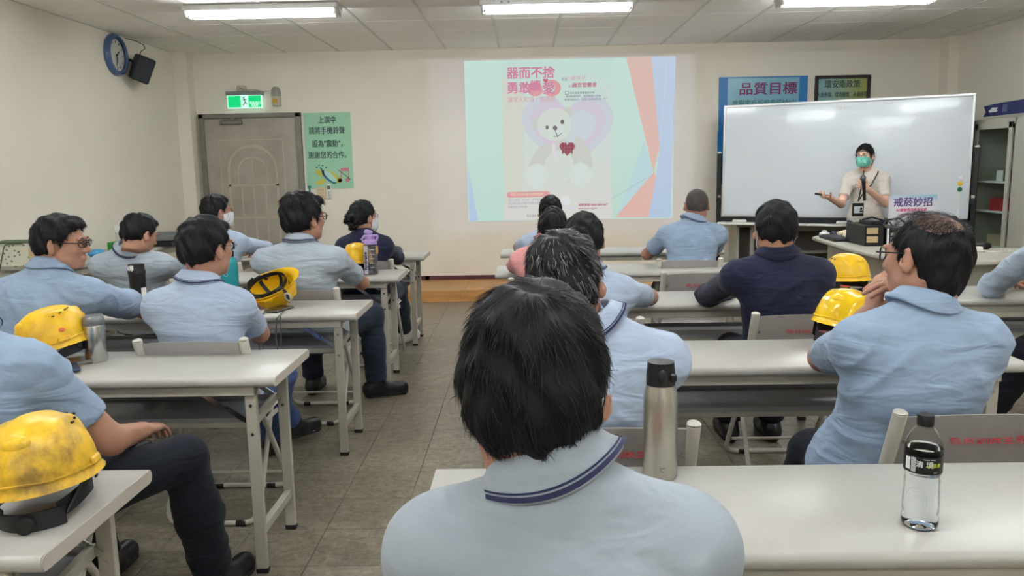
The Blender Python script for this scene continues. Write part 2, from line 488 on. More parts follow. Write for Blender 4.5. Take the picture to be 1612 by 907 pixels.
MB().box((.02, -.035, .035), (.06, .03, .03), b=.004).bar((-.1, -.04, .028), (.13, -.05, .034), .02, .006).build('arm', M_DFRAME, dc)

# exit sign
M_EXG = mat('exit_green', (0, 0, 0, 1), 0.4, emit=S(8, 205, 120), estr=1.15)
M_EXW = mat('exit_white', (0, 0, 0, 1), 0.4, emit=S(205, 255, 232), estr=1.1)
ex = thing('exit_sign', 'lit green exit sign with running figure above the steel door', 'sign', (-3.20, Wf - .04, 2.232))
MB().box((0, -.01, .0), (.40, .03, .15), b=.004).build('light_box', M_EXW, ex)
for x_ in (-.115, .12): MB().box((x_, -.0265, 0), (.145, .003, .130)).build('green_panel', M_EXG, ex)
MB().box((0, 0, .092), (.43, .06, .045), b=.006).build('housing', mat('sign_grey', S(140, 146, 146), .5), ex)
fg = MB()
fg.ball((-.005, -.028, .042), (.009, .002, .009), 10, 6)
for a, b in (((-.002, .03), (.008, -.005)), ((.0, .025), (-.018, .012)), ((.002, .025), (.024, .018)), ((.008, -.005), (-.006, -.03)), ((-.006, -.03), (-.016, -.046)), ((.008, -.005), (.02, -.024)), ((.02, -.024), (.032, -.028))):
    fg.bar((a[0], -.028, a[1]), (b[0], -.028, b[1]), .009, .002, up=(0, 1, 0))
fg.build('running_figure', mat('exit_dark', S(12, 110, 72), .5), ex)
text('緊急出口', .032, M_EXW, ex, (.122, -.029, -.018), bold=.0008)
text('EXIT', .036, M_EXW, ex, (.122, -.029, -.046), bold=.0012, sx=1.1)
MB().box((-.04, .02, .15), (.10, .035, .07), b=.004).build('wall_bracket', mat('bracket_cream', S(192, 184, 166), .6), ex)
MB().tube([(-.06, 0, .165), (-.02, -.03, .14), (.05, -.03, .125), (.1, -.03, .135), (.17, -.02, .12), (.2, 0, .1)], .003, 6).tube([(.2, .01, .1), (.23, .03, .115), (.28, .035, .118)], .0025, 6).build('wire', mat('wire_grey', S(110, 100, 96), .6), ex)

al = thing('emergency_light', 'rounded beige emergency light box beside the exit sign', 'emergency light', (-2.845, Wf - .02, 2.286))
M_GLC = mat('smoky_cover', S(150, 148, 142), 0.15, coat=.5)
MB().lathe([(.001, -.108), (.05, -.108), (.056, -.1), (.056, .05), (.05, .08), (.03, .104), (.001, .11)], (0, 0, 0), 20, sq=(1, .7, 1)).build('body', mat('alarm_beige', S(190, 182, 164), .35), al)
MB().lathe([(.001, .0), (.052, .0), (.057, .01), (.057, .05), (.051, .082), (.03, .106), (.001, .112)], (0, -.004, 0), 20, sq=(1, .7, 1)).build('dome', M_GLC, al)
MB().box((-.008, -.038, -.055), (.06, .01, .045), b=.002).build('lamp', mat('lamp_amber', S(200, 160, 60), .3), al)

# green classroom notice
M_NG = mat('notice_green', S(158, 207, 176), .6, var=.02)
M_INK = mat('dark_ink', S(44, 62, 62), .7)
nb_ = thing('poster', 'pale green notice with black characters asking for silent phones, right of door', 'poster', (-2.275, Wf - .001, 1.66))
MB().box((0, -.003, 0), (.545, .004, .87)).build('sheet', M_NG, nb_)
for body, z, sz, xo in (('上課中', .345, .088, 0), ('請將手機鈴聲', .225, .088, -.01), ('設為"震動"，', .075, .088, .01), ('謝謝您的合作。', -.055, .088, .005)):
    text(body, sz, M_INK, nb_, (xo, -.0056, z), bold=.0012, sx=.80, name='lettering')
el = lambda cx, cz, a, b, rot=0, n=24: [(cx + a * math.cos(t) * math.cos(rot) - b * math.sin(t) * math.sin(rot), cz + a * math.cos(t) * math.sin(rot) + b * math.sin(t) * math.cos(rot)) for t in [2 * PI * i / n for i in range(n)]]
XZ = np.array([[1, 0, 0], [0, 0, -1], [0, 1, 0]])
def flat(poly, y, m, parent, name, th=.0008, c=(0, 0, 0)):
    return MB().prism(poly, y, y + th, XZ, c).build(name, m, parent, smooth=0)
M_MUST = mat('mustard_print', S(196, 190, 84), .6); M_PINKP = mat('pink_print', S(206, 128, 142), .6); M_BLUEP = mat('blue_print', S(70, 120, 150), .6); M_PALEP = mat('pale_print', S(176, 220, 210), .6)
flat(el(.02, -.30, .13, .05, -.5), .0056, M_MUST, nb_, 'print_shape'); flat(el(-.10, -.26, .07, .035, -.4), .0056, M_MUST, nb_, 'print_shape'); flat(el(-.11, -.36, .06, .03, .3), .0056, M_MUST, nb_, 'print_shape')
flat(el(-.01, -.305, .11, .042, -.75), .0064, M_BLUEP, nb_, 'print_shape'); flat(el(.005, -.297, .095, .032, -.75), .0072, M_PALEP, nb_, 'print_shape')
flat([(-.115, -.195), (-.10, -.19), (-.055, -.26), (-.075, -.265)], .0064, M_BLUEP, nb_, 'print_shape')
for q in ((-.15, -.19), (-.12, -.165), (-.08, -.17), (-.04, -.195)): flat(el(q[0], q[1], .012, .006, .4), .0064, M_INK, nb_, 'print_shape')
for cx in (.115, .205): flat(el(cx, -.345, .027, .022), .0056, M_PINKP, nb_, 'print_shape')
flat([(.128, -.345), (.138, -.345), (.138, -.24), (.216, -.24), (.216, -.345), (.226, -.345), (.226, -.20), (.128, -.20)], .0056, M_PINKP, nb_, 'print_shape')
flat([(.095, -.225), (.10, -.220), (.245, -.335), (.24, -.34)], .0064, M_INK, nb_, 'print_shape')

sw = thing('light_switch', 'cream wall switch plate just under the green notice', 'light switch', (-2.392, Wf, 1.172))
MB().box((0, -.008, 0), (.115, .014, .135), b=.004).build('plate', mat('switch_cream', S(214, 198, 164), .5), sw)
for k in range(3): MB().box((0, -.017, .035 - k * .035), (.07, .006, .024), b=.002).build('rocker', mat('rocker_cream', S(196, 180, 150), .5), sw)
rm = thing('remote_control', 'white air-conditioner remote hanging beside the cream switch plate', 'remote control', (-2.293, Wf, 1.19))
MB().box((0, -.014, 0), (.048, .022, .165), b=.005).build('case', M_WHITEP, rm)
MB().box((0, -.0265, .045), (.034, .003, .042)).build('screen', mat('lcd_grey', S(96, 112, 100), .3), rm)
for k in range(4): MB().box((0, -.0265, -.005 - k * .018), (.028, .003, .009), b=.001).build('button', M_GREY, rm)
bm_ = thing('marker_pen', 'teal plastic clip hanging left of the switch plate', 'marker', (-2.522, Wf, 1.185))
MB().tube([(0, -.012, -.06), (0, -.012, .055)], .010, 10).build('barrel', mat('teal_plastic', S(20, 120, 132), .4), bm_)
MB().box((0, -.012, .062), (.038, .02, .02), b=.003).build('cap', MATS['teal_plastic'], bm_)

# ---------------------------------------------------------------- projected slide
def glow(name, r, g, b, s=.62):
    return mat('slide_' + name, S(r * .4, g * .4, b * .4), .9, emit=S(r, g, b), estr=s, spec=.05)
E_ = .80
def grad_glow(name, c0, c1, axis=2, lo=-.9, hi=.9):
    m = mat('slide_' + name, S(90, 90, 90), .9, spec=.05)
    N = m.node_tree.nodes; L = m.node_tree.links; b = N['Principled BSDF']
    tc = N.new('ShaderNodeTexCoord'); sp = N.new('ShaderNodeSeparateXYZ'); L.new(tc.outputs['Object'], sp.inputs[0])
    mr = N.new('ShaderNodeMapRange'); mr.inputs[1].default_value = lo; mr.inputs[2].default_value = hi; L.new(sp.outputs[axis], mr.inputs[0])
    cr = N.new('ShaderNodeValToRGB'); cr.color_ramp.elements[0].color = S(*c0); cr.color_ramp.elements[1].color = S(*c1)
    L.new(mr.outputs[0], cr.inputs[0]); L.new(cr.outputs[0], b.inputs['Emission Color']); b.inputs['Emission Strength'].default_value = E_
    return m
slide = thing('projected_slide', 'bright projected slide with a seated toy bear and pink title on the front wall', 'projection', (.526, Wf - .001, 1.722))
SW, SH = 2.392, 1.832
def sp(u, v): return ((u - .5) * SW, (.5 - v) * SH)
def zp(x, y):   # detail position on the slide, measured on an even grid
    u = (x - 101 - (y - 52) * .0125) / 1063; v = (y - 52 + 18 * (x - 101) / 1065) / 820; return sp(u, v)
MB().box((0, -.002, 0), (SW, .003, SH)).build('slide_field', grad_glow('mint', (192, 226, 214), (204, 234, 222)), slide, smooth=0)
MB().prism([sp(.178, .003), sp(.705, .003), sp(.705, .997), sp(.178, .997)][::-1], .0038, .0046, XZ).build('slide_picture', grad_glow('pic', (222, 220, 214), (200, 230, 220)), slide, smooth=0)
MB().prism([sp(.178, .1), sp(.29, .2), sp(.27, .8), sp(.178, .9)][::-1], .0048, .0052, XZ).build('slide_tint', glow('warm', 216, 220, 208, E_), slide, smooth=0)
M_ORG = grad_glow('orange', (232, 184, 172), (226, 192, 180)); M_SBL = grad_glow('blue', (182, 204, 232), (196, 214, 236))
def sl(pts, m, name, y=.0050): return flat([zp(*p) for p in pts], y, m, slide, name, .0006)
sl([(1048, 36), (1171, 34), (1164, 848), (1048, 850), (1085, 640), (1100, 485)], M_SBL, 'slide_blue_shape')
sl([(921, 38), (1048, 36), (1100, 485), (1070, 615)], M_ORG, 'slide_orange_shape', .0058)
sl([(1074, 612), (1086, 640), (1048, 849), (878, 850)], M_ORG, 'slide_orange_shape', .0058)
sl([(1020, 455), (1070, 615), (878, 850), (940, 700)], glow('paleblue', 194, 222, 226, E_), 'slide_blue_shape', .0058)
sl([(1098, 500), (1100, 485), (1126, 60), (1130, 60)], glow('facet', 208, 222, 240, E_), 'slide_line', .0058)
sl([(856, 752), (1040, 640), (1042, 643), (858, 754)], glow('line', 180, 200, 205, E_), 'slide_line', .0064)
sl([(113, 580), (163, 868), (117, 869)], M_SBL, 'slide_blue_shape')
def heart(cx, cy, s, n=40):
    o = []
    for i in range(n):
        t = 2 * PI * i / n
        o.append((cx + s * 16 * math.sin(t) ** 3 / 16, cy - s * (13 * math.cos(t) - 5 * math.cos(2 * t) - 2 * math.cos(3 * t) - math.cos(4 * t)) / 16))
    return o[::-1]
sl(heart(628, 400, 235), glow('h1', 208, 214, 222, E_), 'slide_heart', .0054)
sl(heart(628, 392, 190), glow('h2', 216, 206, 220, E_), 'slide_heart', .0060)
sl(heart(632, 400, 140), glow('h3', 208, 218, 222, E_), 'slide_heart', .0066)
def els(cx, cy, a, b, rot=0, n=30): return [(cx + a * math.cos(t) * math.cos(rot) - b * math.sin(t) * math.sin(rot), cy + a * math.cos(t) * math.sin(rot) + b * math.sin(t) * math.cos(rot)) for t in [-2 * PI * i / n for i in range(n)]]
g1 = glow('fur', 216, 224, 216, E_); g2 = glow('fur_shade', 208, 212, 204, E_); g3 = glow('fur_light', 218, 228, 222, E_)
sl(els(465, 362, 22, 32, .3), g2, 'slide_ear', .0072); sl(els(628, 308, 24, 27, -.5), g2, 'slide_ear', .0072)
for a in (((478, 548, 34, 85, .55)), ((710, 515, 32, 88, -.45))): sl(els(*a), g2, 'slide_arm', .0072)
sl(els(592, 560, 92, 118, 0), g2, 'slide_body', .0078); sl(els(585, 590, 78, 88, 0), g1, 'slide_body', .0084)
sl(els(560, 372, 88, 84, -.2), g1, 'slide_head', .0090)
sl(els(565, 402, 42, 34, -.1), g3, 'slide_muzzle', .0096)
sl(els(470, 634, 57, 64, .1), g3, 'slide_paw', .0090); sl(els(696, 630, 57, 62, -.1), g3, 'slide_paw', .0090)
dk = glow('dark', 120, 112, 116, E_)
sl(els(522, 386, 8, 10), dk, 'slide_eye', .0102); sl(els(600, 358, 10, 11), dk, 'slide_eye', .0102); sl(els(563, 389, 11, 12, -.5), dk, 'slide_nose', .0102)
sl([(561, 400), (565, 400), (577, 430), (573, 431)], dk, 'slide_line', .0102); sl([(552, 428), (575, 431), (598, 412), (599, 415), (576, 435), (552, 431)], dk, 'slide_line', .0102)
sl(heart(625, 492, 40), glow('plaid', 176, 98, 108, E_), 'slide_patch', .0096)
for q in (600, 616, 632, 648): sl([(q, 462), (q + 5, 462), (q + 5, 522), (q, 522)], glow('plaid2', 140, 84, 96, E_), 'slide_patch_line', .0102)
for q in (474, 492, 510): sl([(596, q), (654, q), (654, q + 5), (596, q + 5)], MATS['slide_plaid2'], 'slide_patch_line', .0104)
sl([(545, 462), (560, 458), (578, 552), (552, 545)], glow('ribbon', 226, 222, 228, E_), 'slide_ribbon', .0096); sl(els(553, 462, 24, 8, -.1), glow('ribbon2', 222, 204, 214, E_), 'slide_ribbon', .0100)
Mp = glow('pink', 214, 138, 168, E_); Mr = glow('coral', 226, 164, 166, E_); Mrt = glow('rose', 196, 108, 132, E_); Mg = glow('grey', 142, 152, 160, E_); Mpk = glow('palepink', 222, 168, 178, E_)
def st(body, x, y, size, m, bold=0, sx=1, align='CENTER', yy=-.0066):
    p = zp(x, y); return text(body, size, m, slide, (p[0], yy, p[1]), bold=bold, sx=sx, align=align, depth=.0003)
sl(els(462, 195, 40, 34), Mr, 'slide_ring', .0050); sl(els(545, 188, 47, 42), Mr, 'slide_ring', .0050); sl(els(530, 185, 33, 28), glow('ringin', 206, 218, 214, E_), 'slide_ring', .0056)
st('器而不捨', 438, 115, .138, Mp, .0042); st('勇敢', 378, 190, .140, Mp, .0042); st('續', 462, 180, .130, Mp, .0034); st('愛', 530, 192, .142, Mp, .0036)
sl(heart(514, 150, 13), Mrt, 'slide_heart', .0074)
st('讓家人知道・我願意', 443, 246, .066, Mpk, .0002, .93)
st('我是', 609, 145, .034, Mg); st('小麥貝兒', 668, 141, .058, Mpk, -.0002); st('也是', 643, 179, .034, Mg); st('器官受贈者', 712, 174, .056, Mrt, .0014)
sl([(613, 203), (631, 203), (631, 221), (613, 221)], Mg, 'slide_box', .0062); sl([(616, 206), (628, 206), (628, 218), (616, 218)], g3, 'slide_box', .0068)
st('為何我要簽署器捐卡呢', 700, 213, .0285, Mg, .0004); st('器捐勸募我們，和您跟家人討論', 706, 229, .0285, Mg, .0004); st('簽署到健保卡，這是大愛開始的第一步！', 722, 245, .0285, Mg, .0004, .98)
pill = [(325, 717), (525, 712), (536, 720), (537, 732), (526, 742), (325, 747), (313, 740), (313, 724)]
sl(pill[::-1], Mr, 'slide_pill', .0056); st('您是卡有註記器官捐贈意願嗎！', 425, 730, .034, glow('cream', 240, 214, 190, E_), .0005, .86, yy=-.007)
for k, b_ in enumerate(('註記在醫院、衛生所、戶政事務所', '電話索取器官捐贈同意書或網路', '衛福部資訊網簽署！')):
    st(b_, 320, 760 + 18 * k, .032, glow('lilac', 176, 168, 184, E_), 0, .86, 'LEFT')
sl([(596, 741), (641, 740), (641, 784), (596, 785)], glow('whitebox', 228, 232, 232, E_), 'slide_box', .0056)
sl([(632, 795), (668, 794), (668, 807), (632, 808)], glow('btn', 216, 220, 228, E_), 'slide_box', .0056)
st('捐贈專線 0800-888-067', 760, 784, .036, Mrt, .0008, .95); st('www.torsc.org.tw', 733, 802, .030, Mrt, .0004)
st('衛生福利部', 450, 842, .030, Mg, .0003); st('財團法人', 530, 842, .030, Mg, .0003)

# ---------------------------------------------------------------- blue board and framed policy
M_BLUE = mat('board_blue', S(38, 122, 186), .4); M_LBLUE = mat('board_sky', S(126, 178, 200), .22, coat=.4)
M_PURP = mat('purple_letter', S(118, 28, 92), .4); M_GRNL = mat('green_letter', S(44, 104, 84), .5)
bb = thing('notice_board', 'tall blue quality-target board behind the whiteboard', 'notice board', (2.735, Wf, 1.797))
MB().box((0, -.010, .30), (1.0, .018, .60)).box((0, -.009, -.30), (1.012, .016, .60)).build('panel', M_BLUE, bb, bev=.002)
MB().box((-.0, -.021, .25), (.81, .004, .67)).build('sheet', M_LBLUE, bb)
text('品質目標', .148, M_PURP, bb, (.05, -.0245, .455), bold=.003, sx=1.12)
text('挑戰客戶訴怨率低於2％', .098, M_GRNL, bb, (.02, -.0245, .29), bold=.0006, sx=.72)
text('公司品質政策', .098, M_GRNL, bb, (.02, -.0245, .14), bold=.0006, sx=.9)
fr = thing('picture_frame', 'dark-framed environmental policy notice right of the blue board', 'framed notice', (3.63, Wf, 2.17))
fm = MB(); fm.box((0, -.018, .205), (.62, .032, .035)).box((0, -.018, -.205), (.62, .032, .035)).box((-.295, -.018, 0), (.035, .032, .42)).box((.295, -.018, 0), (.035, .032, .42))
fm.build('frame', mat('dark_frame', S(52, 36, 44), .4), fr, bev=.003)
mgr = mat('policy_sheet', S(140, 176, 170), .3)
N = mgr.node_tree.nodes; L = mgr.node_tree.links
tc = N.new('ShaderNodeTexCoord'); s_ = N.new('ShaderNodeSeparateXYZ'); cr = N.new('ShaderNodeValToRGB'); mr = N.new('ShaderNodeMapRange')
mr.inputs[1].default_value = -.28; mr.inputs[2].default_value = .28
cr.color_ramp.elements[0].color = S(130, 178, 190); cr.color_ramp.elements[1].color = S(168, 170, 84)
L.new(tc.outputs['Object'], s_.inputs[0]); L.new(s_.outputs[0], mr.inputs[0]); L.new(mr.outputs[0], cr.inputs[0]); L.new(cr.outputs[0], N['Principled BSDF'].inputs['Base Color'])
MB().box((0, -.008, 0), (.56, .008, .38)).build('sheet', mgr, fr)
text('環安衛政策', .092, M_INK, fr, (0, -.0135, .12), bold=.001, sx=.88)
text('人員參與．環境關懷．永續經營', .062, M_INK, fr, (0, -.0135, .005), bold=.0006, sx=.66)
text('符合法規．污染預防', .062, M_INK, fr, (0, -.0135, -.09), bold=.002, sx=.8)

# ---------------------------------------------------------------- whiteboard on a rolling stand
A_ = np.array([2.19, 8.9]); B_ = np.array([4.30, 7.80]); wl = float(np.linalg.norm(B_ - A_)); ang = math.atan2(B_[1] - A_[1], B_[0] - A_[0])
wb = thing('whiteboard', 'large white rolling whiteboard on a black stand behind the presenter', 'whiteboard', ((A_[0] + B_[0]) / 2, (A_[1] + B_[1]) / 2, 0), ang)
zc = 1.45; hh = 1.195
MB().box((0, 0, 0), (wl - .03, .016, hh - .03)).build('board', mat('board_enamel', S(214, 221, 228), .08, spec=.5, var=.01, vscale=2), wb, loc=(0, -.004, zc), rot=(math.radians(-1.2), 0, 0))
al_ = mat('board_frame', S(214, 216, 218), .3, metal=.4)
MB().box((0, 0, zc + hh / 2 - .01), (wl, .034, .026), b=.004).build('frame', al_, wb)
MB().box((0, 0, zc - hh / 2 + .012), (wl, .034, .03), b=.004).build('frame', al_, wb)
for s in (-1, 1): MB().box((s * (wl / 2 - .012), 0, zc), (.026, .034, hh - .04), b=.004).build('frame', al_, wb)
for s in (-1, 1):
    MB().box((s * (wl / 2 + .04), .0, .83), (.045, .04, 1.42), b=.004).build('post', M_BLACK, wb)
    MB().box((s * (wl / 2 + .04), .0, .08), (.05, .62, .045), b=.006).build('foot', M_BLACK, wb)
    for e in (-1, 1): MB().tube([(s * (wl / 2 + .025), e * .27, .03), (s * (wl / 2 + .055), e * .27, .03)], .03, 14).build('caster', M_RUBBER, wb)
    for z_ in (1.02,): MB().tube([(s * (wl / 2 + .03), -.06, z_), (s * (wl / 2 + .03), -.02, z_)], .025, 14).build('knob', M_BLACK, wb)
    MB().box((s * (wl / 2 + .03), -.024, 1.07), (.03, .008, .03)).build('latch', M_CHROME, wb)
    MB().ball((s * (wl / 2 + .04), 0, 1.545), (.024, .022, .015)).build('post_cap', M_WHITEP, wb)
MB().box((0, .0, .815), (wl + .08, .035, .05), b=.004).build('crossbar', M_BLACK, wb)
MB().box((0, -.05, .775), (wl + .06, .11, .022), b=.004).build('tray', M_WHITEP, wb)
MB().box((0, .0, .18), (wl + .08, .035, .05), b=.004).build('crossbar', M_BLACK, wb)
for s, c in ((-1, 0), (1, 1)):
    MB().lathe([(.001, 0), (.013, 0), (.013, .006), (.001, .008)], (s * .02, -.013, zc + .52), 14, rot=rotm(PI / 2)).build('screw', M_WHITEP, wb)
def on_board(x, z, y=-.012):
    return (wb.location.x + math.cos(ang) * x - math.sin(ang) * y, wb.location.y + math.sin(ang) * x + math.cos(ang) * y, z)
for nm, xz, c, lab in (('magnet', (wl / 2 - .08, 1.245), (236, 236, 232), 'small white round magnet, topmost near right edge of whiteboard'), ('magnet', (wl / 2 - .085, 1.195), (228, 190, 40), 'yellow round magnet near the right edge of the whiteboard'), ('magnet', (wl / 2 - .085, 1.14), (20, 120, 80), 'green round magnet near the right edge of the whiteboard')):
    p = on_board(*xz)
    o = MB().lathe([(.001, 0), (.022, 0), (.022, .008), (.015, .013), (.001, .014)], (0, 0, 0), 16, rot=rotm(PI / 2)).build(nm, mat('magnet_%d' % c[0], S(*c), .35), None, loc=p, rot=(0, 0, ang)); tag(o, lab, 'magnet')
p = on_board(wl / 2 - .085, .98)
o = MB().tube([(0, -.008, -.12), (0, -.008, .12)], .007, 8).build('pointer_stick', M_WHITEP, None, loc=p, rot=(0, 0, ang)); tag(o, 'thin white stick held upright at the right edge of the whiteboard', 'pointer')
for x_, lab in ((-.985, 'white board eraser at the left end of the whiteboard tray'), (.08, 'white board eraser on the tray left of the presenter')):
    p = on_board(x_, .787, -.055)
    o = MB().box((0, 0, .016), (.15, .05, .03), b=.010).build('board_eraser', M_WHITEP, None, loc=p, rot=(0, 0, ang)); tag(o, lab, 'eraser')
# ---------------------------------------------------------------- folding tables
def bullnose(D, h, n=5):
    """cross-section (y, z) of a tabletop with rounded long edges"""
    r = h / 2; o = []
    for (cy, a0) in ((-D / 2 + r * .8, -PI / 2), (D / 2 - r * .8, PI / 2)):
        for i in range(n + 1):
            a = a0 - PI * i / n
            o.append((cy + math.cos(a) * r * .8 * (1), math.sin(a) * r - h / 2))
    return o
def table_parts(t, L_, D, H=.74, shelf=True, double=True):
    """origin: floor point below the middle of the table; long side along x"""
    prof = bullnose(D, .034)
    YZ = np.array([[0, 0, 1], [1, 0, 0], [0, 1, 0]])
    MB().prism(prof, -L_ / 2, L_ / 2, YZ, (0, 0, H)).build('tabletop', M_TOP, t, smooth=50)
    for s in (-1, 1):
        MB().prism([(y * .985, z * .93 - .001) for y, z in prof], 0, .0022, YZ, (s * L_ / 2 - (0 if s > 0 else .0022), 0, H)).build('end_edge', M_EDGE, t, smooth=50)
    zr = H - .034
    for s in (-1, 1):
        MB().box((0, s * (D / 2 - .035), zr - .018), (L_ - .16, .022, .036), b=.002).build('rail', M_BEIGE, t)
        MB().box((s * (L_ / 2 - .10), 0, zr - .014), (.03, D - .09, .028), b=.002).build('end_rail', M_BEIGE, t)
    for s in (-1, 1):
        for e in (-1, 1):
            x_ = s * (L_ / 2 - .100); y_ = e * (D / 2 - .048)
            lg = MB().box((x_, y_, (zr) / 2 + .008), (.040, .022, zr - .016), b=.002).build('leg', M_BEIGE, t)
            MB().box((x_, y_, .010), (.044, .026, .02), b=.003).build('foot_cap', M_RUBBER, lg)
            MB().tube([(x_, y_ - .0115 * 1, zr - .075), (x_, y_ - .0135, zr - .075)], .006, 10).tube([(x_, y_ - .0115, zr - .18), (x_, y_ - .0135, zr - .18)], .006, 10).build('bolt', M_CHROME, lg)
        MB().box((s * (L_ / 2 - .100), 0, .155), (.026, D - .118, .034), b=.002).build('stretcher', M_BEIGE, t)
        for e in (-1, 1):
            y_ = e * (D / 2 - .066)
            MB().bar((s * (L_ / 2 - .30), y_, zr - .022), (s * (L_ / 2 - .195), y_, zr - .10), .004, .018, up=(0, 0, 1)).bar((s * (L_ / 2 - .20), y_, zr - .09), (s * (L_ / 2 - .105), y_, zr - .155), .004, .018).tube([(s * (L_ / 2 - .20), y_ - .006, zr - .098), (s * (L_ / 2 - .20), y_ + .006, zr - .098)], .007, 8).build('folding_brace', M_CHROME, t)
    if shelf:
        sh = MB().box((0, .045, H - .190), (L_ - .26, .24, .004)).box((0, -.075, H - .205), (L_ - .26, .004, .034)).box((0, .165, H - .180), (L_ - .26, .004, .02)).build('shelf', M_GREY, t)
        MB().box((0, -.080, H - .214), (L_ - .26, .010, .020), b=.002).build('shelf_lip', M_BEIGE, sh)
        for s in (-1, 1):
            MB().bar((s * (L_ / 2 - .13), -.08, H - .205), (s * (L_ / 2 - .13), .17, H - .18), .018, .03).build('shelf_bracket', M_BEIGE, sh)
    return t
TABLES = {}
def desk(key, label, x0, x1, ynear, D=.45, grp='folding tables in rows', rz=0.0):
    t = thing('folding_table', label, 'table', ((x0 + x1) / 2, ynear + D / 2, 0), rz, grp)
    table_parts(t, x1 - x0, D); TABLES[key] = t; return t
desk('L1', 'folding table with the scuffed yellow hard hat, nearest on the left', -2.715, -.915, 1.37)
desk('L2', 'folding table with the steel mug and leaning hard hat, second on the left', -2.674, -.874, 2.639)
desk('L3', 'folding table with the upturned hard hat and phone, third on the left', -2.642, -.842, 3.821)
desk('L4', 'folding table with the purple shaker bottle, fourth on the left', -2.638, -.838, 5.111)
desk('L5', 'folding table farthest on the left, before the woman with curly hair', -2.62, -.82, 6.314)
desk('R0', 'folding table with the water bottle and steel flask, nearest on the right', -.219, 1.581, 1.353)
desk('R1', 'folding table under the elbow of the balding man with clasped hands', -.068, 1.732, 2.69)
desk('R2', 'folding table before the man in the navy jacket', -.16, 1.64, 3.941)
desk('R2b', 'folding table at far right under the rolled-sleeve elbow', 1.75, 3.55, 3.96)
desk('R3', 'folding table before the empty chair and the woman in pink', -.204, 1.596, 5.197)
desk('R4', 'folding table farthest on the right, before the crew-cut man', -.204, 1.596, 6.389)

# table behind the whiteboard, flush against the platform
t = thing('side_table', 'beige table with side panel standing behind the whiteboard', 'table', (3.33, 9.10, 0), 0)
MB().box((0, 0, .735), (1.95, .36, .03), b=.006).build('tabletop', M_TOP, t)
for s in (-1, 1):
    MB().box((s * .95, 0, .36), (.03, .34, .72), b=.003).build('side_panel', M_BEIGE, t)
    MB().box((s * .78, -.13, .36), (.045, .03, .72), b=.003).build('leg', M_BEIGE, t)
MB().box((0, -.13, .69), (1.6, .02, .06)).build('rail', M_BEIGE, t)
MB().box((0, -.08, .42), (1.56, .05, .03)).build('stretcher', M_BEIGE, t)
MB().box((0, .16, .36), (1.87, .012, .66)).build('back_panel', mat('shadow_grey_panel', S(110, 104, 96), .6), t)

# ---------------------------------------------------------------- folding chairs
def rounded(pts, r, n=5):
    P = [np.array(p, float) for p in pts]; o = [P[0]]
    for i in range(1, len(P) - 1):
        a, b, c = P[i - 1], P[i], P[i + 1]
        u = (a - b) / np.linalg.norm(a - b); v = (c - b) / np.linalg.norm(c - b)
        rr = min(r, .45 * np.linalg.norm(a - b), .45 * np.linalg.norm(c - b))
        p0, p1 = b + u * rr, b + v * rr
        for k in range(n + 1):
            t_ = k / n; o.append(p0 * (1 - t_) ** 2 + b * 2 * t_ * (1 - t_) + p1 * t_ ** 2)
    o.append(P[-1]); return o
def make_chair():
    t = thing('folding_chair', 'x', 'chair', (0, 0, 0))
    for s in (-1, 1):
        MB().tube([(s * .208, -.205, .800), (s * .208, -.085, .50)], [.0185, .0185], 14).ball((s * .208, -.205, .800), (.0185, .0185, .006), 14, 6).build('back_post', M_CTUBE, t)
        MB().tube([(s * .187, -.190, .715), (s * .1862, -.189, .715)], .005, 8).build('rivet', M_CHROME, t)
    # back panel, gently curved across
    bp = MB(); n = 10; vs = []; 
    for i in range(n + 1):
        x_ = -.195 + .39 * i / n; c = .016 * (1 - (2 * i / n - 1) ** 2)
        top = .786 + .008 * (1 - (2 * i / n - 1) ** 2); bot = .640 - .012 * (1 - (2 * i / n - 1) ** 2) 
        for (z, dy) in ((bot, -.156), (top, -.203)):
            for th in (0, .008): vs.append((x_, dy - c * .6 + th, z))
    fs = []
    for i in range(n):
        a = i * 4; b = a + 4
        fs += [(a, b, b + 2, a + 2), (a + 1, a + 3, b + 3, b + 1), (a + 2, b + 2, b + 3, a + 3), (a, a + 1, b + 1, b)]
    fs += [(0, 2, 3, 1), (n * 4, n * 4 + 1, n * 4 + 3, n * 4 + 2)]
    panel = bp.add(vs, fs).build('backrest', M_CHAIR, t)
    R = rotm(PI / 2 - .31, 0, 0)
    text('教育訓練室專用', .034, M_RED, panel, (.045, -.1935, .722), rot=(PI / 2 - .31 + .62 * 0, 0, 0), bold=.0, name='lettering', depth=.0005)
    # seat
    st_ = MB().box((0, .055, .440), (.385, .37, .018), b=.008).build('seat', M_CHAIR, t)
    MB().box((0, .055, .427), (.395, .385, .012), b=.004).build('seat_rim', M_CTUBE, st_)
    # long frame: back posts down to the front floor bar
    pts = rounded([(-.208, -.085, .50), (-.208, .262, .012), (.208, .262, .012), (.208, -.085, .50)], .07)
    MB().tube(pts, .0115, 10).build('front_leg_frame', M_CTUBE, t)
    pts = rounded([(-.190, .12, .425), (-.190, -.135, .012), (.190, -.135, .012), (.190, .12, .425)], .07)
    MB().tube(pts, .0105, 10).build('rear_leg_frame', M_CTUBE, t)
    for s in (-1, 1):
        MB().bar((s * .199, -.02, .40), (s * .199, .17, .40), .004, .02).build('side_link', M_CTUBE, t)
        MB().tube([(s * .14, .262, .010), (s * .10, .262, .010)], .0135, 10).build('foot_sleeve', M_RUBBER, t); MB().tube([(s * .14, -.135, .010), (s * .10, -.135, .010)], .0135, 10).build('foot_sleeve', M_RUBBER, t)
    MB().tube([(-.19, .2, .10), (.19, .2, .10)], .007, 8).build('stretcher', M_CTUBE, t)
    return t
_ch = make_chair(); _used = False
